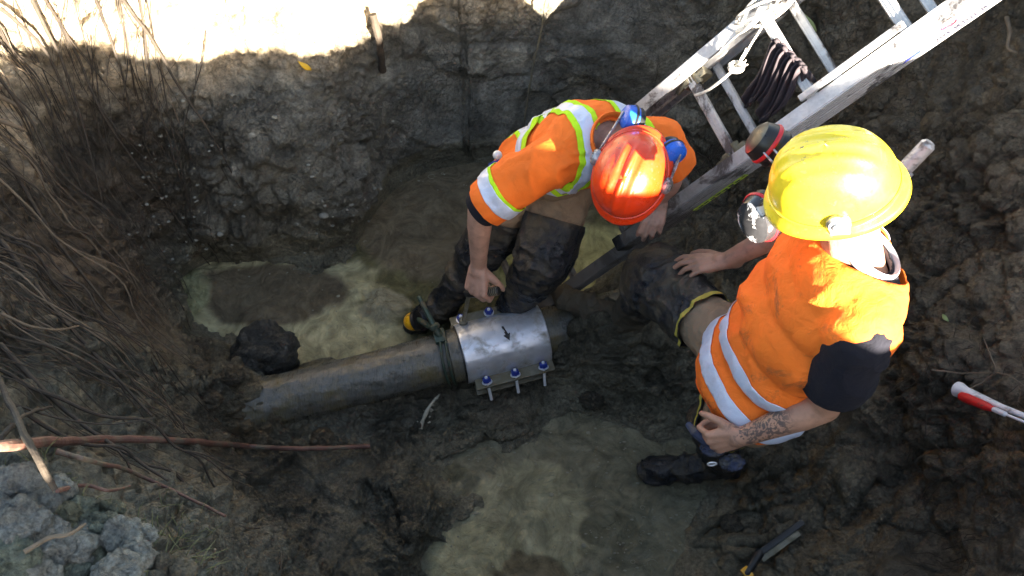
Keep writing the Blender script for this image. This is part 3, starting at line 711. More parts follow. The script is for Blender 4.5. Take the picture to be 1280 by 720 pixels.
M['skin'] = None
def skin_mat(name, col, tattoo=None):
    t = NT(name); v = t.rng(t.noise(12, 5, .6), .3, .7, .8, 1.2)
    c = t.mix(1, col, t.mix(1, (1, 1, 1), v, 'MULTIPLY'), 'MULTIPLY')
    c = t.mix(t.rng(t.noise(40, 5, .65), .5, .8, 0, .5), c, (.10, .06, .04))
    if tattoo is not None:
        d = t.n('ShaderNodeVectorMath'); d.operation = 'DISTANCE'; t.put(d.inputs[0], t.co); d.inputs[1].default_value = tattoo
        near = t.rng(d.outputs['Value'], .10, .065); pat = t.rng(t.voro(55, 'DISTANCE_TO_EDGE', vec=t.n('ShaderNodeTexNoise', Scale=14).outputs['Color']), .02, .06, 1, 0)
        pat2 = t.rng(t.noise(45, 3, .5, dist=2.5), .49, .53)
        c = t.mix(t.math('MULTIPLY', near, t.math('MULTIPLY', pat2, .75)), c, (.035, .04, .045))
    return t.set(Base_Color=c, Roughness=.5, Subsurface_Weight=.08, Subsurface_Radius=(.01, .004, .002), Normal=t.bump(t.noise(160, 4), .001))
def fabric(name, col, rough=.85, dirt=(.09, .06, .035), dlo=.58, dhi=.72, weave=True, ds=7, fluo=0):
    t = NT(name); v = t.rng(t.noise(9, 5, .6), .3, .7, .88, 1.12)
    c = t.mix(1, col, t.mix(1, (1, 1, 1), v, 'MULTIPLY'), 'MULTIPLY')
    c = t.mix(t.rng(t.noise(ds, 8, .72, dist=.5), dlo, dhi, 0, .8), c, dirt)
    b = t.bump(t.noise(26, 5, .6, dist=.8), .006); b = t.bump(t.noise(420, 2), .0006, prev=b)
    return t.set(Base_Color=c, Roughness=rough, Normal=b)
M['orange'] = fabric('orange_fabric', (.98, .19, .018)); M['orange2'] = fabric('orange_shirt_fabric', (.98, .18, .018), dlo=.66, dhi=.8)
M['navy'] = fabric('navy_cotton', (.0022, .0025, .009), rough=.95, dirt=(.010, .010, .014)); M['trouser'] = fabric('brown_work_trousers', (.27, .185, .115), dirt=(.11, .08, .055), dlo=.52)
M['lime'] = fabric('lime_trim', (.50, .85, .02), dlo=.68, dhi=.8)
t = NT('reflective_tape'); M['tape'] = t.set(Base_Color=t.mix(t.rng(t.noise(9, 6, .7), .5, .7, 0, .5), (.62, .69, .84), (.36, .35, .36)), Roughness=.4, Metallic=.1, Normal=t.bump(t.noise(30, 5, .6), .004))
def wader_mat(mud=None, rad=.3):
    t = NT('muddy_black_rubber'); n_ = t.noise(9, 8, .7, dist=.6)
    if mud is not None:
        d = t.n('ShaderNodeVectorMath'); d.operation = 'DISTANCE'; t.put(d.inputs[0], t.co); d.inputs[1].default_value = mud
        n_ = t.math('ADD', n_, t.rng(d.outputs['Value'], rad, rad * .5, 0, .3))
    c = t.mix(t.rng(n_, .45, .62), (.012, .014, .019), (.085, .068, .045)); return t.set(Base_Color=c, Roughness=t.rng(n_, .4, .65, .25, .7), Normal=t.bump(t.noise(30, 6, .65, dist=.7), .012))
M['wader'] = wader_mat()
M['mudboot'] = simple('mud_caked_boot', (.085, .065, .042), .6, 0, .3, 18, .012, 40)
M['yrim'] = simple('yellow_hem', (.45, .36, .06), .7, 0, .2, 30)
M['grey_collar'] = simple('grey_collar', (.42, .42, .46), .8, 0, .1, 30)
M['hair'] = simple('brown_hair', (.05, .032, .02), .7, 0, .3, 60, .004, 150)
M['eye_white'] = simple('eye_white', (.7, .68, .64), .2); M['iris'] = simple('iris', (.03, .025, .02), .2); M['lip'] = simple('lip', (.38, .16, .12), .45)
M['glove'] = simple('blue_grey_glove', (.035, .045, .085), .8, 0, .3, 30, .004, 60, dirt=(.08, .07, .05), ds=15, dlo=.5, dhi=.65)

def hand(mb, W, d, n, s, curl, spread=.1, thumb=(.35, .6), k=1.0):
    """W wrist, d toward fingertips, n out of the palm, s toward the thumb; curl: per finger, per joint bend in radians"""
    W = np.asarray(W, float); d = nrm(d); n = nrm(n - d * (np.asarray(n) @ d)); s = nrm(s - d * (np.asarray(s) @ d) - n * (np.asarray(s) @ n))
    kn = []
    for i, off in enumerate((.031, .0105, -.010, -.030)):
        ln = (.088, .092, .087, .078)[i] * k
        b = W + d * ln + s * off * k - n * (.002 if i in (1, 2) else -.001); kn.append(b)
        mb.cap_(W + d * .012 + s * off * .55 * k, b, .0155 * k, .0115 * k)
    mb.cap_(W - d * .03, W + d * .02, .026 * k, .026 * k)
    for i in range(4):
        mb.cap_(W + d * .03 + s * (.02 - .013 * i) * k + n * .006, kn[i] + n * .004 - d * .02, .012 * k, .010 * k)
        seg = np.array([(.042, .026, .022), (.046, .030, .023), (.043, .027, .022), (.034, .021, .019)][i]) * k; r0 = (.0098, .0100, .0094, .0084)[i] * k
        p = kn[i]; a = 0; fd = nrm(d + s * spread * (1.5 - i) / 1.5)
        for j in range(3):
            a += curl[i][j]; q = p + (fd * math.cos(a) + n * math.sin(a)) * seg[j]
            mb.cap_(p, q, r0 * (1 - .07 * j), r0 * (.95 - .09 * j)); p = q
    b = W + d * .022 * k + s * .024 * k + n * .006
    td = nrm(d * .75 + s * .8 + n * thumb[0]); m1 = b + td * .040 * k; mb.cap_(W + d * .012 + s * .012, m1, .017 * k, .0125 * k)
    td = nrm(td + d * .35 + n * thumb[1] * .6 - s * .15); m2 = m1 + td * .032 * k; mb.cap_(m1, m2, .0118 * k, .0105 * k)
    td = nrm(td + n * thumb[1] * .5 - s * .35 + d * .2); mb.cap_(m2, m2 + td * .026 * k, .0108 * k, .0088 * k)

def head_shape(mb, c, f, u, k=1.0):
    """c centre of the head, f face direction, u crown"""
    f = nrm(f); u = nrm(u - f * (np.asarray(u) @ f)); r = np.cross(f, u)
    mb.ball(c + u * .022 - f * .012, (.074, .095, .088), [r, f, u], 16)
    mb.ball(c - u * .035 + f * .022, (.058, .068, .078), [r, f, u], 14)
    mb.ball(c - u * .088 + f * .060, (.026, .022, .020), [r, f, u], 10)                       # chin
    mb.cap_(c + f * .085 + u * .012, c + f * .106 - u * .022, .008, .013, 10)                # nose
    for q in (-1, 1):
        mb.ball(c + r * q * .013 + f * .098 - u * .026, (.009, .010, .008), [r, f, u], 8)
        mb.ball(c + r * q * .032 + f * .078 + u * .026, (.022, .010, .007), [r, f, u], 8)     # brow
        mb.ball(c + r * q * .040 + f * .062 - u * .020, (.022, .020, .020), [r, f, u], 8)     # cheek
        mb.ball(c + r * q * .076 - u * .008 - f * .004, (.008, .019, .032), [r, nrm(f - .25 * u), nrm(u + .25 * f)], 10)  # ear
    mb.ball(c + f * .082 - u * .052, (.024, .012, .008), [r, f, u], 8); mb.ball(c + f * .080 - u * .064, (.021, .012, .008), [r, f, u], 8)
    return r, f, u
def face_bits(c, f, u, r, body):
    for q in (-1, 1):
        e = MB().ball(c + r * q * .032 + f * .074 + u * .004, .0125, n=10).build('eye', M['eye_white'], body)
        MB().ball(c + r * q * .032 + f * .0815 + u * .002, .0065, n=8).build('iris', M['iris'], e)
        MB().tube([c + r * q * (.018 + .03 * a) + f * (.0885 - .012 * a) + u * (.030 + .004 * math.sin(3 * a)) for a in np.linspace(0, 1, 6)], .0035, 6).build('eyebrow', M['hair'], body)
    MB().ball(c + f * .0885 - u * .0575, (.021, .0065, .0045), [r, f, u], 10).build('lips', M['lip'], body)

def helmet(c, f, u, body, mat, cups, ridges, hubs, brim_k=1.0, label=None, spec_k=1.0, cup_k=1.0):
    """c centre of the rim opening"""
    f = nrm(f); u = nrm(u - f * (np.asarray(u) @ f)); r = np.cross(f, u)
    A, B, Hh = spec_k * .109, spec_k * .133, spec_k * .150; V = []; nu, nv = 96, 36
    for i in range(nu):
        a = 2 * math.pi * i / nu; ca, sa = math.cos(a), math.sin(a)
        for j in range(nv):
            t = j / (nv - 1)
            if j < 26:
                q = math.pi / 2 * (1 - j / 25.); rr = math.cos(q) ** .80; h = Hh * math.sin(q) ** .92
                x = sa * A * rr; y = ca * B * rr
                rid = 0
                for x0, wd, hh in ridges: rid += hh * math.exp(-((x - x0) / wd) ** 2) * sstep(-.95, -.6, y / B) * sstep(.97, .75, rr) * sstep(-.1, .2, h / Hh)
                h += rid
            else:
                t = (j - 25) / 10.; front = max(0, ca) ** 2; wid = .012 + .045 * brim_k * front + .006 * max(0, -ca)
                x = sa * (A + wid * t * .8); y = ca * (B + wid * t); h = -.002 - .012 * t * (1 + 1.2 * front) - .010 * (1 if j == 35 else 0)
            V.append(c + r * x + f * y + u * h)
    F = grid_faces(nu, nv, True)
    o = obj('helmet', np_mesh('helmet', np.array(V), F, mat), body); o.modifiers.new('thick', 'SOLIDIFY').thickness = -.003
    if label: o['label'] = label
    # rain gutter
    P = [c + r * math.sin(a) * (A + .004) + f * math.cos(a) * (B + .004) + u * .012 for a in np.linspace(0, 2 * math.pi, 60)]
    MB().tube(P, .0035, 6).build('rain_gutter', mat, o)
    for side in hubs:
        b = c + r * side * (A + .006) + u * .028 - f * .012
        MB().lathe(b, nrm(r * side + .25 * u), [(.024, -.004), (.024, .006), (.019, .012), (.012, .012), (.010, .016), (.004, .017)], 24).build('hub', M['hub'], o)
        MB().box(b - r * side * .004 - u * .018, [f, r, u], (.020, .008, .022), .003).build('slot_clip', M['hub'], o)
    for cp in cups:
        cc, nn_, col1, col2, hub = cp; nn_ = nrm(nn_)
        rf = nrm(u + .3 * f)
        cup = MB().lathe(cc, nn_, [(q0_ * cup_k, q1_ * cup_k) for q0_, q1_ in [(.030, .0), (.040, .002), (.042, .016), (.036, .036), (.024, .044), (.008, .046)]], 30, ref=rf, sx=1.14, sy=.92).build('ear_cup', col1, o)
        MB().lathe(cc, nn_, [(q0_ * cup_k, q1_ * cup_k) for q0_, q1_ in [(.020, -.014), (.036, -.016), (.041, -.008), (.039, .002), (.028, .002), (.022, -.004)]], 30, ref=rf, sx=1.14, sy=.92).build('ear_cushion', M['black'], cup)
        MB().lathe(cc, nn_, [(q0_ * cup_k, q1_ * cup_k) for q0_, q1_ in [(.043, .008), (.0445, .012), (.043, .016)]], 30, ref=rf, sx=1.14, sy=.92).build('cup_stripe', col2, cup)
        b = c + r * hub * (A + .010) + u * .028 - f * .012; pm = (b + cc) / 2 + r * hub * .02 + u * .01
        rr_ = nrm(np.cross(nn_, rf)) * .012
        for e in (-1, 1): MB().tube([b + rr_ * e * .5, pm + rr_ * e, cc + nn_ * .046 + rr_ * e, cc + nn_ * .048], .0028, 7).build('wire_arm', M['hub'], o)
    # cradle strap inside
    P = [c + r * math.sin(a) * .092 + f * math.cos(a) * .112 - u * .004 for a in np.linspace(0, 2 * math.pi, 50)]
    MB().tube(P, .006, 6, flat=2.2).build('headband', M['black'], o)
    return o
def shell(name, a, b, dirt):
    t = NT(name); sc = t.n('ShaderNodeMapping'); t.put(sc.inputs[0], t.co); sc.inputs['Scale'].default_value = (260, 14, 40); sc.inputs['Rotation'].default_value = (.4, .3, .8)
    c = t.mix(t.rng(t.noise(12, 6, .7), .55, .75, 0, .35), a, b); c = t.mix(t.rng(t.noise(1, 4, .6, vec=sc.outputs[0]), .66, .72, 0, .35), c, b)
    c = t.mix(t.math('MULTIPLY', t.rng(t.noise(85, 4, .6), .62, .66, 0, .8), t.rng(t.noise(7, 3), .48, .6)), c, dirt)
    return t.set(Base_Color=c, Roughness=t.rng(t.noise(18, 6, .7), .3, .7, .2, .5), Coat_Weight=.2, Normal=t.bump(t.noise(70, 3), .0006))
M['hyel'] = shell('yellow_shell', (.88, .64, .04), (.5, .38, .12), (.12, .10, .07)); M['hred'] = shell('red_shell', (.80, .050, .010), (.30, .06, .05), (.10, .07, .05))
M['hub'] = simple('grey_hub', (.42, .42, .44), .35, .6, .2, 50, dirt=(.08, .07, .06), ds=30, dlo=.5, dhi=.6)
M['cup_black'] = simple('black_cup', (.016, .015, .017), .35); M['cup_red'] = simple('red_stripe', (.60, .02, .03), .4); M['cup_silver'] = simple('silver_black_cup', (.045, .045, .05), .15, .3, .4, 30, dirt=(.55, .55, .58), ds=16, dlo=.5, dhi=.54)
M['cup_blue'] = simple('blue_cup', (.01, .13, .62), .3, 0, .1, 30, dirt=(.05, .05, .06), ds=20, dlo=.58, dhi=.7)

def leg_shapes(body, tr, wd, hip, kn, an, toe, hipmid, wtop, boot_k=1.0, calf=None, kb=1.0, thr=.098):
    """body, trousers and wader shapes of one leg; wtop: how far down the thigh the wader begins"""
    body.cap_(hip, kn, .080, .056); mid = kn + (an - kn) * .35
    bk = calf if calf is not None else np.zeros(3)
    body.cap_(kn, mid + bk * .02, .054, .056); body.cap_(mid + bk * .02, an, .055, .038); body.cap_(an - UP * .02, toe + UP * .01, .038, .030)
    tr.cap_(hip, kn, thr, .076 + (thr - .098) * .7); tr.cap_(kn, kn + (an - kn) * .25, .076, .07)
    ks = hip + (kn - hip) * wtop
    wd.cap_(ks, kn, thr + .002, .086 * kb); wd.cap_(kn, mid + bk * .02, .086 * kb, .080 * (1 + kb) / 2); wd.cap_(mid + bk * .02, an, .076, .056)
    fd = nrm(toe - an + UP * .04); side = nrm(np.cross(fd, UP)); bt = np.cross(side, fd)
    wd.cap_(an - UP * .015, an - UP * .03 - fd * .03, .052, .046); wd.cap_(an - UP * .02, toe, .054, .046)
    wd.ball(toe + fd * .01, (.048, .065, .042), [side, fd, bt], 10)
    return ks

def person(label, J, f_torso, head_c, hf, hu, spec):
    P = {k: np.asarray(v, float) for k, v in J.items()}
    pel, chest, neck = P['pel'], P['chest'], P['neck']
    sp = nrm(neck - pel); R = P['shR'] - P['shL']; R = nrm(R - sp * (R @ sp)); Fw = np.cross(sp, R); fr = [R, Fw, sp]
    body, tr, sh, vest = MB(), MB(), MB(), MB()
    Lsp = np.linalg.norm(neck - pel)
    def S(a): return pel + (neck - pel) * a + Fw * spec.get('hunch', 0) * -math.sin(math.pi * a)
    # torso stations: (position, lateral, depth, height, forward shift)
    tors = [(0, .158, .112, .11, 0), (.25, .145, .110, .12, .01), (.5, .158, .118, .13, .005), (.72, .170, .122, .12, 0), (.86, .165, .100, .08, -.01)]
    for a, lx, dx, hx, s_ in tors:
        c = S(a) + Fw * s_; body.ball(c, (lx, dx, hx), fr, 16)
        if a > .1: sh.ball(c, (lx + .018, dx + .018, hx + .012), fr, 16)
        vest.ball(c + Fw * .004, (lx + .034 + (.012 if a < .6 else 0), dx + .034 + (.014 if a < .6 else 0), hx + .018), fr, 18)
        if a < .3: tr.ball(c, (lx + .014, dx + .014, hx + .01), fr, 16)
    body.cap_(S(.9), head_c - hu * .05 - hf * .02, .070, .062)
    for k in 'RL':
        s = P['sh' + k]; e = P['el' + k]; wv = P['wr' + k]
        body.cap_(S(.88), s, .07, .058); body.cap_(s, e, .054, .040); m_ = e + (wv - e) * .3; body.cap_(e, m_, .041, .042); body.cap_(m_, wv, .041, .027)
        sh.cap_(S(.86), s, .088, .074); sh.cap_(s, s + (e - s) * spec['sleeve'], .073, spec['sleeve_r'])
        vest.cap_(S(.84), S(.84) + (s - S(.84)) * .84 + sp * .006, .100, spec.get('yoke', .092))
    rr, ff, uu = head_shape(body, head_c, hf, hu)
    for k in 'RL': hand(body, P['wr' + k], **spec['hand' + k])
    ksR = {}
    wds = {}
    for k in 'RL':
        wd = MB(); ksR[k] = leg_shapes(body, tr, wd, P['hip' + k], P['kn' + k], P['an' + k], P['to' + k], pel, spec['wtop'][k], calf=spec.get('calf'), kb=spec.get('kneebig', dict(R=1, L=1))[k], thr=spec.get('thigh', .098)); wds[k] = wd
    for k in 'RL': tr.cap_(pel, P['hip' + k], .12, .105)
    V, N, F = remesh(body, .0044, 5)
    person_o = obj('person', to_mesh('person', V, F, spec['skin'])); person_o['label'] = label; person_o['category'] = 'person'
    face_bits(head_c, ff, uu, rr, person_o)
    # hair below the helmet
    hb = MB(); hb.ball(head_c + uu * .020 - ff * .020, (.079, .096, .092), [rr, ff, uu], 18); hb.ball(head_c - uu * .03 - ff * .035, (.066, .066, .062), [rr, ff, uu], 16)
    V, N, F = remesh(hb, .006, 3); V = V + N * (.004 * fbm(V, 60, 3, s=5))[:, None]; me = to_mesh('hair', V, F, M['hair'])
    me = cut(me, [(head_c + ff * .045, -ff)]); obj('hair', me, person_o)
    # trousers
    V, N, F = remesh(tr, .0075, 6); V = wrinkle(V, N, 0, .010, 11, 201); obj('trousers', to_mesh('trousers', V, F, M['trouser']), person_o)
    # waders
    for k in 'RL':
        V, N, F = remesh(wds[k], .0065, 4); V = wrinkle(V, N, 0, .014, 13, 220 + ord(k))
        ax = nrm(P['kn' + k] - P['hip' + k]); me = to_mesh('wader', V, F, spec.get('boot' + k, M['wader'])); me = cut(me, [(ksR[k] + ax * -.02, ax)])
        wo = obj('wader', me, person_o); wo.modifiers.new('thick', 'SOLIDIFY').thickness = .003
        if k == spec.get('mudleg'): wo['label'] = 'wader caked with brown mud on the foot'
        if spec.get('rim'):
            nring = 40; u_ = nrm(np.cross(ax, UP)); v_ = np.cross(ax, u_); c = ksR[k] - ax * .018
            me2 = cut(me, [(ksR[k] - ax * .0195, ax), (ksR[k] - ax * .010, -ax)], .003); ro = obj('wader_rim', me2, wo); me2.materials.clear(); me2.materials.append(M['yrim'])
    return person_o, dict(P=P, S=S, R=R, Fw=Fw, sp=sp, sh=sh, vest=vest, Lsp=Lsp)

# --- the standing worker in the yellow helmet
yhc = np.array([.70, 1.09, 1.62]); yf = nrm([-.90, .20, -.42]); yu = nrm(np.array([-.38, -.02, .93])); yu = nrm(yu - yf * (yu @ yf))
JY = dict(pel=(.685, 1.0, .93), chest=(.77, 1.01, 1.25), neck=(.815, 1.05, 1.48), shR=(.785, .865, 1.40), shL=(.765, 1.225, 1.39), elR=at(1030, 508, 1.12), wrR=at(930, 545, .97),
          elL=(.845, 1.40, 1.12), wrL=at(908, 326, .935), hipR=(.68, .91, .90), hipL=(.66, 1.09, .90), knR=at(893, 530, .50), anR=at(905, 578, .12), toR=at(822, 588, .05),
          knL=at(822, 348, .73), anL=at(782, 398, .34), toL=at(712, 374, .285))
fist = [(1.1, 1.5, .9)] * 4
spY = dict(skin=skin_mat('tanned_skin', (.44, .235, .155), tattoo=tuple((at(965, 520, 1.03) + at(930, 545, .97)) / 2 + np.array([0, 0, .03]))), sleeve=.62, sleeve_r=.078, wtop=dict(R=.62, L=.40), rim=True, kneebig=dict(L=1.32, R=1.0), mudleg='L', bootL=wader_mat(tuple(at(712, 374, .285)), .42),
           handR=dict(d=nrm([-.85, -.05, -.45]), n=nrm([-.1, .75, -.5]), s=nrm([.1, .5, .8]), curl=[(1.0, 1.3, .8), (1.15, 1.4, .9), (1.2, 1.45, .9), (1.25, 1.5, .9)]),
           handL=dict(d=nrm([-.95, .05, -.22]), n=nrm([-.1, -.15, -1]), s=nrm([0, 1, 0]), curl=[(.15, .5, .3), (.2, .55, .35), (.3, .6, .35), (.45, .65, .35)], spread=.16, thumb=(.2, .2)))
py, gy = person('worker in orange vest and yellow helmet standing with one foot up on the pipe', JY, None, yhc, yf, yu, spY)
# t-shirt, vest
V, N, F = remesh(gy['sh'], .0075, 6); V = wrinkle(V, N, 0, .007, 10, 301); me = to_mesh('t_shirt', V, F, M['navy'])
planes = []
for k in 'RL':
    P = gy['P']; s, e = P['sh' + k], P['el' + k]; d = nrm(e - s); planes.append((s + (e - s) * .70, -d))
me = cut(me, planes); me = hole(me, gy['P']['neck'] + gy['sp'] * .05 + gy['Fw'] * .01, .078, [gy['R'], gy['Fw'], gy['sp']], (1, 1.0, 1.1)); o = obj('t_shirt', me, py); o.modifiers.new('thick', 'SOLIDIFY').thickness = .002
# grey collar band
c = gy['P']['neck'] + gy['sp'] * .004; V = []
cu_ = nrm(gy['sp'] + .35 * gy['Fw'] * -1)
MB().tube([c + gy['R'] * .079 * math.cos(a) + gy['Fw'] * (.080 * math.sin(a)) + gy['sp'] * (-.022 * math.sin(a)) for a in np.linspace(0, 2 * math.pi, 50)], .0055, 8, flat=2.6).build('collar', M['grey_collar'], py)
V, N, F = remesh(gy['vest'], .0075, 8); V = wrinkle(V, N, 0, .015, 8, 321, (1, 1, .7)); vm = to_mesh('vest', V, F, M['orange'])
sp, Fw, R_y, S = gy['sp'], gy['Fw'], gy['R'], gy['S']
vm = cut(vm, [(S(-.13), sp)]); vn = gy['P']['neck'] + Fw * .075 + sp * .055
vm = hole(vm, vn - Fw * .045 + sp * -.005, .10, [R_y, Fw, sp], (1, 1.35, 1.25))
vo = obj('vest', vm, py); vo.modifiers.new('thick', 'SOLIDIFY').thickness = .003
def band(me, parent, planes, mat, off=.004, name='reflective_band'):
    m2 = cut(me, planes, off); m2.materials.clear(); m2.materials.append(mat); m2.name = name
    o = obj(name, m2, parent); o.modifiers.new('thick', 'SOLIDIFY').thickness = .0015; return o
tl = nrm(sp + .10 * Fw)
for a, wd in ((-.02, .048), (.165, .048)): band(vm, vo, [(S(a), tl), (S(a) + tl * wd, -tl)], M['tape'])
band(vm, vo, [(S(.9), sp), (S(.88) - R_y * .12, R_y), (S(.88) - R_y * .07, -R_y), (S(.8) + Fw * .02, Fw)], M['tape'])
band(vm, vo, [(S(.26), sp), (S(.47), -sp), (S(.5) - R_y * .125, R_y), (S(.5) - R_y * .08, -R_y), (S(.5), Fw)], M['tape'])
# hem binding
band(vm, vo, [(S(-.13), sp), (S(-.13) + sp * .008, -sp)], M['orange2'], .003, 'hem')
# front closure
band(vm, vo, [(S(-.1), sp), (S(.74), -sp), (S(.5) - R_y * .004, R_y), (S(.5) + R_y * .022, -R_y), (S(.5), Fw)], M['orange2'], .005, 'closure_strip')
hb_c = yhc + yu * .045 - yf * .004; r_h = np.cross(yf, yu)
helmet(hb_c, yf, yu, py, M['hyel'], [(at(956, 268, 1.52), nrm([-.75, -.62, .10]), M['cup_silver'], M['cup_red'], 1), (at(966, 184, 1.56), nrm([-.80, .35, .30]), M['cup_black'], M['cup_red'], -1)],
       [(0, .009, .007), (.030, .005, .005), (-.030, .005, .005), (.058, .004, .003), (-.058, .004, .003)], (1, -1), brim_k=.2, spec_k=.96, cup_k=1.25)
# gloves held in the right hand
gl = thing('work_glove', 'crumpled blue grey glove held in the tattooed hand', 'glove')
g0 = at(893, 556, .90)
lump_obj('palm_piece', g0 + np.array([.0, 0, -.02]), (.030, .02, .016), .008, 2.2, 401, M['glove'], gl, ridged=True)
MB().tube([g0 + np.array([-.02, .01, .0]), at(868, 540, .92), at(860, 530, .91)], [.016, .013, .009], 10).build('finger', M['glove'], gl)
lump_obj('cuff', at(915, 578, .86), (.030, .018, .014), .008, 2.0, 403, M['glove'], gl, ridged=True)
MB().tube([at(890, 580, .86) + .012 * np.array([math.cos(a), 0, math.sin(a)]) for a in np.linspace(0, 6.28, 20)], .0025, 6).build('ring', M['zinc'], gl)

# --- the bending worker in the red helmet
rhc_ = at(789, 218, 1.20); rf_ = nrm([-.34, -.60, -.72]); ru = nrm(np.array([-.22, -.58, .78])); ru = nrm(ru - rf_ * (ru @ rf_))
JR = dict(pel=at(675, 216, .74), chest=(.25, 1.75, 1.0), neck=(.30, 1.68, 1.15), shR=(.095, 1.64, 1.10), shL=(.465, 1.71, 1.12), elR=at(600, 262, .93), wrR=at(598, 332, .64),
          elL=at(838, 224, .96), wrL=at(825, 248, .86), hipR=at(652, 220, .72), hipL=at(708, 224, .72), knR=at(615, 296, .46), anR=at(553, 380, .10), toR=at(524, 402, .05),
          knL=at(680, 324, .54), anL=at(638, 388, .14), toL=at(612, 412, .09))
spR = dict(skin=skin_mat('fair_skin', (.47, .27, .20)), sleeve=.80, sleeve_r=.082, wtop=dict(R=.60, L=.56), rim=False, hunch=.03, kneebig=dict(R=1.12, L=1.28), thigh=.118,
           handR=dict(d=nrm([-.12, -.60, -.72]), n=nrm([.42, .38, -.75]), s=nrm([.85, -.25, .40]), k=1.15, curl=[(.95, 1.3, .9), (1.0, 1.35, .9), (1.05, 1.4, .9), (1.1, 1.4, .9)], spread=.12, thumb=(.9, .7)),
           handL=dict(d=nrm([-.25, -.70, -.62]), n=nrm([.1, .55, -.8]), s=nrm([-1, .2, 0]), curl=[(.35, .7, .5), (.3, .75, .5), (.35, .8, .5), (.45, .8, .5)], spread=.10, thumb=(.6, .5)))
pr_, gr_ = person('worker in striped orange shirt and red helmet bending over the pipe clamp', JR, None, rhc_ - ru * .05, rf_, ru, spR)
sp, Fw, R_r, S, P = gr_['sp'], gr_['Fw'], gr_['R'], gr_['S'], gr_['P']
mbs = gr_['sh']; mbs.ball(S(.12), (.19, .145, .12), [R_r, Fw, sp], 16)
V, N, F = remesh(mbs, .0072, 6); V = wrinkle(V, N, 0, .016, 9, 341); me = to_mesh('shirt', V, F, M['orange2'])
planes = [(S(.0), sp)]
for k in 'RL':
    s, e = P['sh' + k], P['el' + k]; d = nrm(e - s); planes.append((s + (e - s) * (.90 if k == 'R' else .62), -d))
cutm = cut(me, planes); cutm = hole(cutm, P['neck'] + sp * .05 + Fw * .01, .082, [R_r, Fw, sp])
so = obj('shirt', cutm, pr_); so.modifiers.new('thick', 'SOLIDIFY').thickness = .003
def trio(planes_at, ax, w_, trim=.018, extra=()):
    """silver tape with a lime border either side; planes_at: point of the lower edge, ax across the band"""
    band(cutm, so, [(planes_at, ax), (planes_at + ax * trim, -ax), *extra], M['lime'], .004, 'lime_border')
    band(cutm, so, [(planes_at + ax * trim, ax), (planes_at + ax * (trim + w_), -ax), *extra], M['tape'], .0046)
    band(cutm, so, [(planes_at + ax * (trim + w_), ax), (planes_at + ax * (2 * trim + w_), -ax), *extra], M['lime'], .004, 'lime_border')
trio(S(.5) + R_r * .035, R_r, .042); trio(S(.5) - R_r * .113, R_r, .042)
cut_base = cutm; cutm = cut(cutm, [], .0055); trio(S(.32), sp, .074, .024, extra=((S(.4) + R_r * .19, -R_r), (S(.4) - R_r * .19, R_r))); cutm = cut_base
for k in 'RL':
    if k == 'L': continue
    s, e = P['sh' + k], P['el' + k]; d = nrm(e - s); q = s + (e - s) * .52; p1 = nrm(np.cross(d, R_r)); p2 = np.cross(d, p1); away = [(q + v * g * .105, -v * g) for v in (p1, p2) for g in (1, -1)]
    band(cutm, so, [(q, d), (q + d * .012, -d), *away], M['lime'], .004, 'lime_border'); band(cutm, so, [(q + d * .012, d), (q + d * .058, -d), *away], M['tape'], .0046)
    mbc = MB(); cq = s + (e - s) * .88; mbc.lathe(cq - d * .01, d, [(.062, 0), (.066, .008), (.064, .04), (.058, .05), (.052, .048), (.052, .0)], 28).build('cuff', M['navy'], pr_)
# shirt collar
MB().tube([P['neck'] + sp * .03 + R_r * .08 * math.cos(a) + Fw * .08 * math.sin(a) for a in np.linspace(0, 6.283, 40)], .0055, 8, flat=2.8).build('collar', M['orange2'], pr_)
hc = rhc_ + ru * .012
helmet(hc, rf_, ru, pr_, M['hred'], [(at(795, 150, 1.27), nrm([-.95, .1, .35]), M['cup_blue'], M['cup_black'], 1), (at(836, 186, 1.25), nrm([.45, -.80, .10]), M['cup_blue'], M['cup_black'], -1)],
       [(0, .006, .010), (.030, .004, .006), (-.030, .004, .006)], (1, -1), brim_k=.45, spec_k=.93, cup_k=.98)
# belt pouch at the hip
bp = at(622, 208, .93); pb = MB().box(bp, [R_r, Fw, sp], (.022, .018, .03), .006).build('belt_pouch', simple('blue_pouch', (.02, .06, .35), .5), pr_)
MB().ball(bp + np.array([0, .01, .045]), .016, n=8).build('buckle', M['zinc'], pb)

# ratchet in his right hand, reaching down to a clamp bolt
rat = thing('ratchet_wrench', 'dark handled ratchet held over the back row of clamp bolts', 'wrench')
Wr = np.array(JR['wrR']); hd, hn, hs = spR['handR']['d'], spR['handR']['n'], spR['handR']['s']
gc = Wr + hd * .098 + hn * .036; h1 = at(579, 402, .235); gx = nrm(hs + .15 * UP)
MB().lathe(gc + gx * .085, -gx, [(.010, 0), (.015, .004), (.0155, .03), (.0175, .05), (.0155, .08), (.017, .12), (.013, .15)], 18).build('grip', M['black'], rat)
for k in range(5): MB().lathe(gc + gx * (.080 - .008 * k), -gx, [(.0150, 0), (.0168, .001), (.0168, .003), (.0150, .004)], 18).build('grip_ring', M['bar'], rat)
MB().cap_(gc - gx * .05, h1, .008, .0075).build('shaft', M['bar'], rat); MB().lathe(h1 - UP * .01, UP, [(.014, -.02), (.017, -.018), (.017, .022), (.012, .028)], 18).build('socket', M['bar'], rat)
# ------------------------------------------------------------------ roots, clods, small things
M['root'] = simple('root_bark', (.042, .031, .022), .8, 0, .35, 25, .004, 80)
M['redroot'] = simple('red_root_bark', (.12, .056, .042), .6, 0, .3, 22, .003, 70, dirt=(.12, .10, .07), ds=14)
M['paleroot'] = simple('pale_root', (.14, .105, .072), .8, 0, .3, 25, .004, 80)
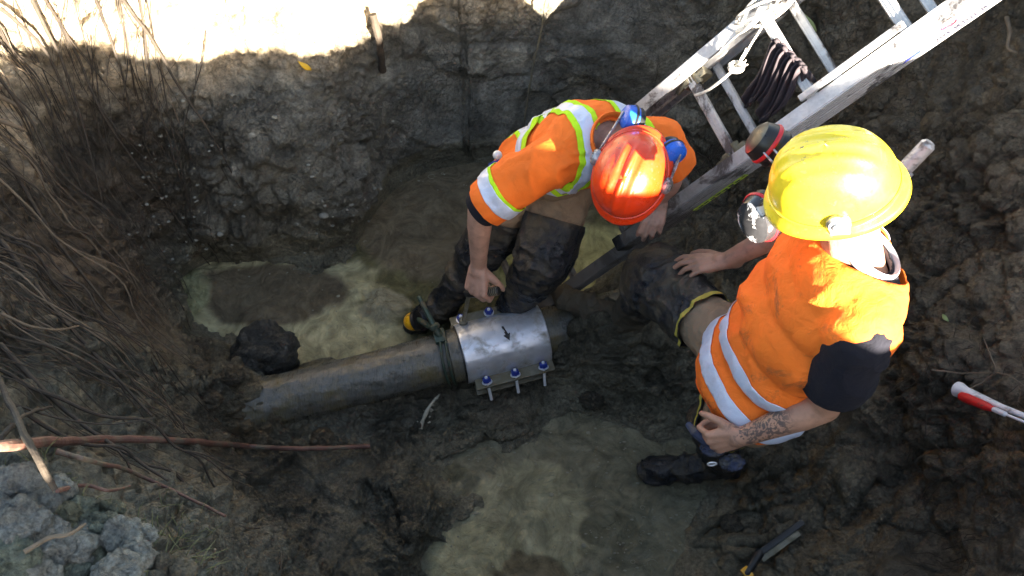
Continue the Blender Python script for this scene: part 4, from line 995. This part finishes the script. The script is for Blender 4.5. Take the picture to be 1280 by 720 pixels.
# fine roots hanging down the left bank: nobody could count them
th_mid = np.arctan2(TOP[:, 1] - CEN[1], TOP[:, 0] - CEN[0])
col_top = PIT[NR + NW - 1]                                        # rim ring
left_cols = np.where((col_top[:, 0] < -1.25) & (col_top[:, 1] > .75) & (col_top[:, 1] < 2.9))[0]
def bank_path(col, r0, r1, drift, n=22, off=(.006, .03), wob=3.0, seed=0):
    """a line down the bank from ring r0 to ring r1"""
    P = []; w1, w2 = random.random() * 6, random.random() * 6; o1 = random.uniform(*off)
    for q in np.linspace(0, 1, n):
        rg = int(r0 + (r1 - r0) * q); cc = col + drift * q + wob * math.sin(w1 + 5 * q) + .4 * wob * math.sin(w2 + 13 * q)
        b = PIT[rg, int(cc) % NT_]; nn = PITN[rg, int(cc) % NT_]
        P.append(b + nn * (.004 + o1 * math.sin(math.pi * min(1, q * 1.15)) + .004 * math.sin(w2 + 9 * q)))
    P = np.array(P)
    for _ in range(2): P[1:-1] = .25 * P[:-2] + .5 * P[1:-1] + .25 * P[2:]
    return P
m = MB(); m2 = MB(); m3 = MB()
for i in range(190):
    col = int(random.choice(left_cols)); r0 = NR + NW - 1 - int(random.random() ** 1.5 * 120); ln = random.randint(35, 150); r1 = max(NR - 25, r0 - ln)
    P = bank_path(col, r0, r1, random.gauss(-62, 22), off=(.004, .045), wob=random.uniform(1, 5))
    rr = random.choice([.001, .0013, .0016, .002, .0028]); (m if i % 8 else m2).tube(P, np.linspace(rr, rr * .45, len(P)), 5)
m.build('fine_roots', M['root'], kind='stuff'); m2.build('fine_roots', M['paleroot'], kind='stuff')
# thicker roots one can follow, each its own
def ang(c): return (c - left_cols[0])
for i in range(34):
    col = int(left_cols[int((i + .5) / 34 * len(left_cols))] + random.gauss(0, 6)); r0 = NR + NW - 1 - random.randint(0, 70); r1 = max(NR - 14, r0 - random.randint(80, 165))
    P = bank_path(col, r0, r1, random.gauss(-62, 22), n=34, off=(.012, .06), wob=random.uniform(1.5, 6)); rr = random.uniform(.0026, .0062)
    b = MB().tube(P, np.linspace(rr, rr * .35, len(P)), 7)
    for _ in range(random.randint(1, 3)):
        k = random.randint(6, 24); e = P[k:k + 9].copy(); e += (np.linspace(0, 1, len(e)) ** 1.3)[:, None] * np.array([random.gauss(0, .07), random.gauss(0, .07), -.02]); b.tube(e, np.linspace(rr * .55, rr * .2, len(e)), 5)
    o = b.build('root', M['root'] if i % 5 else M['paleroot']); o['category'] = 'root'; o['group'] = 'thin roots hanging down the left bank'
    rr_w = ['straight', 'curving', 'wavy', 'kinked', 'forked', 'sagging', 'gnarled'][i % 7]; tone = ('brown' if i % 5 else 'pale dry') + ' ' + rr_w; row = ['nearest the lower rubble', 'low on the bank beside the stout roots', 'in the middle of the bank', 'in the upper bank below the sunlight', 'next to the sunlit corner', 'by the far corner'][min(5, i * 6 // 34)]
    o['label'] = f"{['thin', 'very thin', 'thicker'][0 if .0035 < rr < .005 else (1 if rr <= .0035 else 2)]} {tone} root {['hanging', 'trailing'][random.random() < .5]} {row}"
def root(label, pts, r, mat, name='root', cat='root', n=40, lift=None, rad_end=.5):
    """pts: (px, py, z) along the root"""
    K_ = np.array([at(*p) for p in pts]); q = np.linspace(0, len(K_) - 1, n); P = []
    for t in q:
        i = min(int(t), len(K_) - 2); f = t - i; p0 = K_[max(i - 1, 0)]; p1 = K_[i]; p2 = K_[i + 1]; p3 = K_[min(i + 2, len(K_) - 1)]
        P.append(.5 * (2 * p1 + (p2 - p0) * f + (2 * p0 - 5 * p1 + 4 * p2 - p3) * f * f + (3 * p1 - p0 - 3 * p2 + p3) * f ** 3))
    P = np.array(P) + .003 * np.c_[fbm(np.array(P), 18, 3, s=5), fbm(np.array(P), 18, 3, s=6), fbm(np.array(P), 18, 3, s=7)]
    R = r * np.linspace(1, rad_end, n) * (1 + .18 * fbm(P, 25, 2, s=8))
    o = MB().tube(P, R, 10).build(name, mat); o['label'] = label; o['category'] = cat; return o
def hz(px, py, up=.02):
    b, nn = ray_hit(px, py); return (px, py, b[2] + up)
root('long straight reddish root lying across to below the pipe end', [hz(-30, 560, .12), hz(10, 556, .12), hz(60, 553, .10), hz(100, 551, .10), hz(140, 549, .08), hz(220, 551, .09), hz(300, 557, .07), hz(380, 561, .05), hz(462, 558, .03)], .0105, M['redroot'], rad_end=.85)
root('curving reddish brown root dropping away below the long straight one', [hz(70, 565, .09), hz(90, 570, .09), hz(110, 575, .09), hz(170, 592, .07), hz(230, 620, .06), hz(282, 645, .03)], .0062, M['redroot'], rad_end=.5)
root('short crooked reddish root just above the rubble at the near edge', [hz(72, 613, .05), hz(105, 607, .07), hz(135, 614, .06), hz(163, 608, .04)], .0042, M['redroot'])
root('thick brown stick slanting down at the left picture edge', [hz(-14, 450, .06), hz(15, 510, .10), hz(40, 560, .12), hz(70, 612, .09)], .007, M['root'], 'stick', 'stick', rad_end=.8)
root('forked dark stick crossing the thick slanting stick on the left', [hz(0, 548, .05), hz(30, 520, .08), hz(66, 508, .05)], .006, M['root'], 'stick', 'stick', rad_end=.4)
root('bowed thin root hanging in an arc on the left bank', [hz(0, 392, .03), hz(35, 407, .07), hz(75, 412, .07), hz(108, 405, .03)], .0045, M['paleroot'])
root('sunlit splintered root end sticking out at the upper left edge', [hz(-5, 118, .02), hz(20, 132, .05), hz(46, 155, .06)], .010, M['paleroot'], rad_end=.2)
root('blunt sunlit root stub at the left edge below the splinter', [hz(-12, 146, .02), hz(12, 155, .05), hz(30, 163, .05)], .012, M['paleroot'], rad_end=.5)
root('long pale root slanting down the far bank from the sunlit rim', [hz(150, -5, .03), hz(190, 50, .05), hz(225, 110, .05), hz(262, 165, .04), hz(300, 235, .02)], .0065, M['root'], rad_end=.4)
root('thin vertical root beside the sunlit bank above the grey clay', [hz(118, -5, .03), hz(135, 40, .05), hz(152, 90, .04), hz(165, 150, .02)], .006, M['root'])
root('lumpy pale fungus like strand on the right bank near the corner', [hz(1258, 22, .02), hz(1262, 40, .03), hz(1260, 60, .02), hz(1272, 66, .02)], .008, M['paleroot'], 'pale_strand', 'strand')
for k, (pts, r) in enumerate([([(0, 10), (60, 70), (110, 190)], .008), ([(40, 0), (90, 110), (130, 260)], .007), ([(10, 200), (70, 300), (150, 400)], .008), ([(0, 300), (80, 400), (190, 520)], .009), ([(0, 430), (90, 520), (210, 600)], .008)]):
    root(['stout dark root starting at the top left picture corner', 'stout dark root second from the top left corner', 'stout brown root bending across the middle of the left bank', 'long stout root sweeping down to the brown dirt on the left', 'stout root passing over the reddish one on the left'][k], [hz(a, b, .05) for a, b in pts], r, M['root'], rad_end=.35)
# cut stubs of a post in the far bank and the steel cable
root('broken brown stake stub standing out of the far bank', [hz(478, 88, .0), hz(474, 52, .06), hz(466, 18, .06)], .015, M['root'], 'stake', 'stake', rad_end=1)
cb = root('thin dark steel rod running down the far bank behind the red helmet', [hz(684, -8, .05), hz(676, 40, .05), hz(664, 95, .04), hz(655, 160, .03)], .0045, M['bar'], 'steel_rod', 'rod', rad_end=1)
# dry leaves
def leaf(label, px, py, s, col, a, up=.012):
    b, nn = ray_hit(px, py); c = b + nn * up; x = nrm(np.cross(nn, [math.cos(a), math.sin(a), .3])); y = np.cross(nn, x); V = []; F = []
    nl = 9
    for i in range(nl):
        q = i / (nl - 1); wd = s * .34 * math.sin(math.pi * min(.98, max(.04, q)) ** .8)
        for e in (-1, 0, 1): V.append(c + x * s * (q - .5) * 2 + y * wd * e + nn * (abs(e) * wd * .5 + .2 * s * math.sin(3 * q)))
    F = [(i * 3 + e, (i + 1) * 3 + e, (i + 1) * 3 + e + 1, i * 3 + e + 1) for i in range(nl - 1) for e in (0, 1)]
    o = obj('leaf', np_mesh('leaf', np.array(V), np.array(F), col)); o['label'] = label; o['category'] = 'leaf'; o.modifiers.new('thick', 'SOLIDIFY').thickness = .001
M['yleaf'] = simple('yellow_leaf', (.72, .42, .03), .6); M['gleaf'] = simple('pale_green_leaf', (.25, .32, .14), .6, 0, .3)
leaf('small bright yellow leaf caught on the far bank just under the sunlight', 383, 82, .030, M['yleaf'], 1.2)
leaf('pale green leaf on the bank seen between the ladder rungs', 1014, 28, .05, M['gleaf'], .6, .03)
leaf('small green leaf on the mud by the right bank', 1188, 398, .02, M['gleaf'], .2)

# clay block and lumps
def lumps(px, py, z, r, seed, amp=.25):
    c = at(px, py, z); V, F = lump(c, r, max(r) * amp, 1.6, seed, n=26)
    nv = V - c; V = V - nv * (.10 * (1 - np.clip((lambda f: (f[1] - f[0]) * 3)(worley(V, 16, seed)), 0, 1)))[:, None] + nrm_rows(nv) * (.006 * fbm(V, 45, 3, s=seed))[:, None]
    return V, F
def soil_lump(name, label, cat, px, py, z, r, seed, tint, group=None, amp=.25):
    V, F = lumps(px, py, z, r, seed, amp); me = bpy.data.meshes.new(name); me.from_pydata(V.tolist(), [], F); me.materials.append(M['mud'])
    me.polygons.foreach_set('use_smooth', np.ones(len(F), bool))
    a = me.attributes.new('tint', 'FLOAT_COLOR', 'POINT'); cc = np.ones((len(V), 4), np.float32); cc[:, :3] = tint; a.data.foreach_set('color', cc.ravel())
    o = obj(name, me); o['label'] = label; o['category'] = cat
    if group: o['group'] = group
    return o
soil_lump('clay_block', 'dark square block of clay sitting at the water edge by the buried pipe end', 'clay block', 333, 442, .11, (.135, .115, .13), 501, (.060, .060, .055), amp=.36)
for k, (px, py, r, lb) in enumerate([(290, 470, .05, 'brown clod just left of the dark clay block'), (250, 462, .04, 'small brown clod beside the left edge of the water'), (402, 546, .045, 'lumpy clod below the buried pipe end'), (262, 500, .05, 'round clod on the ochre patch left of the pipe end'),
                                  (585, 600, .05, 'wet clod rising from the near edge of the front pool'), (740, 500, .05, 'wet hump of mud at the far tip of the front pool'), (915, 655, .045, 'dark clod at the right edge of the front pool'), (1045, 470, .06, 'clod behind the orange vest on the right mud'), (1110, 590, .06, 'broad clod in the middle of the right mud slope')]):
    b, nn = ray_hit(px, py); soil_lump('clod', lb, 'clod', px, py, b[2] + .01, (r, r * .85, r * .6), 520 + k, (.085, .068, .046) if px < 600 else (.07, .062, .046), 'clods of mud')
# rubble on the near edge, lower left
places = ['at the left picture edge', 'under the sunlit twig', 'beside the pale twig', 'below the reddish root', 'in a patch of sun']
RB = [(12, 610, .055), (48, 625, .05), (20, 650, .06), (70, 650, .045), (95, 640, .04), (110, 660, .035), (55, 680, .06), (15, 700, .05), (95, 690, .05), (130, 690, .045), (125, 655, .03), (150, 668, .04), (165, 700, .045), (190, 690, .035), (150, 715, .05), (205, 712, .035), (85, 715, .045), (40, 715, .05), (178, 672, .03), (225, 716, .03), (0, 635, .04), (8, 675, .045), (120, 712, .04), (75, 612, .03), (140, 640, .025)]
SH = ['angular', 'rounded', 'flat', 'cracked', 'crumbly']; CO = ['grey blue', 'olive', 'greenish grey', 'pale grey', 'brown']
for k, (px, py, r) in enumerate(RB):
    b, nn = ray_hit(px, py); cidx = 0 if px < 60 and py < 690 else (1 + k % 3 if px < 160 else 3 + k % 2)
    tint = [(.18, .185, .17), (.15, .15, .10), (.15, .17, .13), (.24, .24, .21), (.13, .11, .075)][cidx]
    nb = sorted(range(len(RB)), key=lambda j: (RB[j][0] - px) ** 2 + (RB[j][1] - py) ** 2)[1]
    where = 'topmost of the rubble' if py < 615 else ('low in the rubble' if py > 708 else 'in the rubble at the near edge')
    sh2 = ['smooth faced', 'pitted', 'split'][k % 3]
    lb = f"{['small', 'middling', 'big'][min(2, int((r - .025) / .0125))]} {[SH[k % 5], sh2][k % 2]} {CO[cidx]} lump {where}, {['by the pit side', 'on the outer side'][px < 90]}"
    if len(lb.split()) > 15: lb = lb.replace('in the rubble at the near edge', 'in the rubble')
    if len(lb.split()) > 15: lb = lb.replace('low in the rubble', 'low down')
    soil_lump('rubble_lump', lb.replace('  ', ' '), 'lump', px, py, b[2] + r * .25, (r, r * .8, r * .62), 560 + k, tint, 'lumps of clay on the near edge', amp=.42)
root('forked sunlit twig lying on the rubble at the near edge', [hz(30, 690, .05), hz(60, 672, .07), hz(85, 668, .08), (108, 655, ray_hit(108, 655)[0][2] + .07)], .0045, M['paleroot'], 'twig', 'twig')
root('short upright twig at the pit side of the rubble', [hz(262, 715, .0), (268, 688, ray_hit(262, 715)[0][2] + .06)], .004, M['paleroot'], 'twig', 'twig')
root('upright pale straw standing below the curving root', [hz(350, 712, .0), (352, 690, ray_hit(350, 712)[0][2] + .05)], .003, M['paleroot'], 'straw', 'straw')
# grass tufts and straw on the near edge
m = MB()
for i in range(170):
    px, py = random.choice([(random.uniform(0, 90), random.uniform(570, 620)), (random.uniform(90, 250), random.uniform(625, 720)), (random.uniform(180, 260), random.uniform(660, 720))])
    b, nn = ray_hit(px, py); a = random.random() * 6.3; l = random.uniform(.015, .055); d = np.array([math.cos(a), math.sin(a), random.uniform(.1, 1.1)])
    m.tube([b, b + d * l * .5, b + d * l + np.array([0, 0, -.015])], [.0011, .0009, .0003], 4)
M['grassy'] = simple('dry_grass', (.09, .095, .04), .8, 0, .4, 20); m.build('grass', M['grassy'], kind='stuff')
# twigs and straw on the right bank
m = MB()
for i in range(230):
    px, py = random.uniform(1120, 1290), random.uniform(400, 720)
    if random.random() < .35: px, py = random.uniform(860, 920), random.uniform(170, 240)
    b, nn = ray_hit(px, py); a = random.random() * 6.3; l = random.uniform(.03, .11); d = nrm(np.cross(nn, [math.cos(a), math.sin(a), .2]))
    m.tube([b + nn * .006, b + d * l * .5 + nn * .02 + .012 * np.array([math.sin(i), math.cos(i), 0]), b + d * l + nn * .008], [.0011, .0014, .0007], 4)
m.build('straw', M['root'], kind='stuff')
for k, (pts, lb) in enumerate([([(1165, 462), (1200, 466), (1245, 465)], 'thin straight twig above the white and red pole'), ([(1245, 465), (1262, 470), (1285, 486)], 'forked twig end above the white and red pole'), ([(1245, 462), (1236, 440), (1230, 424)], 'twig pointing up the bank above the red sleeve'), ([(1243, 466), (1228, 478), (1212, 486)], 'short bent twig touching the white pole end')]):
    root(lb, [hz(a, b, .025) for a, b in pts], .0028, M['paleroot'], 'twig', 'twig')
for k, (pts, lb) in enumerate([([(866, 205), (884, 232), (900, 258)], 'long straight twig leaning between the rungs'), ([(870, 190), (885, 196), (900, 180)], 'bent thin twig behind the ladder rung'), ([(884, 196), (890, 212), (905, 218)], 'forked twig under the bent one by the ladder'), ([(855, 232), (866, 218), (880, 208)], 'short twig near the blue ear cup')]):
    root(lb, [hz(a, b, .03) for a, b in pts], .004, M['root'], 'twig', 'twig')
# pebbles and pale flecks on the clay
m = MB()
for i in range(110):
    px, py = random.choice([(random.uniform(150, 560), random.uniform(90, 320)), (random.uniform(380, 480), random.uniform(170, 300)), (random.uniform(160, 260), random.uniform(180, 340))])
    b, nn = ray_hit(px, py); V, F = lump(b + nn * .002, np.array([1, .8, .5]) * random.uniform(.003, .010), .002, 2, i, n=5); m.add(V, F)
M['pale_stone'] = simple('pale_stone', (.20, .195, .165), .8, 0, .3, 40); m.build('pebbles', M['pale_stone'], kind='stuff')
for k, (px, py, r, lb) in enumerate([(400, 268, .020, 'white chalky stone on the dark clay above the back pool'), (278, 292, .014, 'pale oval stone in the clay above the left end of the pool'), (318, 168, .016, 'pale chip of stone high on the far bank'), (340, 148, .013, 'small pale stone on the far bank under the sunlit part'), (436, 258, .012, 'pale pebble near the corner of the brown water')]):
    b, nn = ray_hit(px, py)
    o = lump_obj('stone', b + nn * .006, np.array([1, .75, .6]) * r, r * .3, 2, 700 + k, M['pale_stone'], n=12); o['label'] = lb; o['category'] = 'stone'

# white pole with a red sleeve, lying on the right bank
M['white_pl'] = simple('white_plastic', (.62, .64, .68), .4, 0, .1, 30, dirt=(.12, .10, .08), ds=16, dlo=.52, dhi=.66); M['red_pl'] = simple('red_plastic', (.55, .02, .02), .4, 0, .1, 30, dirt=(.10, .06, .05), ds=18, dlo=.58, dhi=.7)
a0, a1 = at(*hz(1196, 486, .05)), at(*hz(1300, 528, .05)); d = nrm(a1 - a0); sd = nrm(np.cross(d, UP)); pole = thing('marker_pole', 'white tapered pole with a red sleeve lying on the right bank', 'pole')
MB().lathe(a0, d, [(.019, 0), (.024, .002), (.024, .012), (.018, .03), (.012, .12), (.009, .16), (.008, .45)], 20).build('pole_tube', M['white_pl'], pole)
sdd = sd if (sd[1] < 0) else -sd
MB().lathe(a0 + sdd * .024 + d * .03, d, [(.004, 0), (.013, .01), (.015, .03), (.013, .10), (.008, .125)], 18).build('red_sleeve', M['red_pl'], pole)
MB().lathe(a0 + sdd * .024 + d * .15, d, [(.007, 0), (.008, .01), (.008, .045), (.004, .05), (.004, .4)], 14).build('thin_rod', M['white_pl'], pole)
# folding saw at the lower right
k0, k1, k2 = at(*hz(1004, 652, .04)), at(*hz(946, 694, .05)), at(*hz(934, 716, .05)); saw = thing('folding_saw', 'folded hand saw with black grip and yellow end lying in the mud', 'saw')
d = nrm(k1 - k0); sd = nrm(np.cross(UP, d)); L_ = np.linalg.norm(k1 - k0)
MB().box((k0 + k1) / 2, [d, sd, np.cross(d, sd)], (L_ / 2, .011, .012), .005).build('grip', M['black'], saw)
MB().box((k0 + k1) / 2 + sd * .020 + d * .015, [d, sd, np.cross(d, sd)], (L_ / 2 - .02, .010, .0025), .001).build('blade', M['bar'], saw)
MB().cap_(k1 - d * .01, k2, .017, .014).build('hinge', M['black'], saw); MB().box(k2 - UP * .002, [d, sd, np.cross(d, sd)], (.014, .02, .012), .005).build('yellow_end', M['yellow_cap'], saw)
# foam and bubbles on the water
M['foam'] = simple('dirty_foam', (.24, .225, .16), .5, 0, .2, 60)
m = MB()
for i in range(330):
    px, py, sx_, sy_ = random.choice([(770, 665, 40, 22), (800, 690, 30, 20), (700, 640, 60, 40), (850, 640, 25, 40), (620, 690, 50, 25), (760, 560, 60, 20), (600, 560, 40, 20), (340, 330, 60, 8), (430, 350, 14, 30), (560, 220, 30, 12), (470, 400, 40, 30)])
    c = at(random.gauss(px, sx_), random.gauss(py, sy_), .0025)
    if polydist(np.array([c[0]]), np.array([c[1]]), POOL_F)[0] < -.02 or polydist(np.array([c[0]]), np.array([c[1]]), POOL_B)[0] < -.02:
        r_ = random.uniform(.0012, .004) * (2.2 if random.random() < .07 else 1)
        if random.random() < .25: m.tube([c + r_ * 1.8 * np.array([math.cos(a) * 1.3, math.sin(a), 0]) for a in np.linspace(0, random.uniform(3, 6.2), 10)], .0011, 4)
        else: m.ball(c, (r_ * random.uniform(1, 2), r_, r_ * .6), n=4)
m.build('foam', M['foam'], kind='stuff')
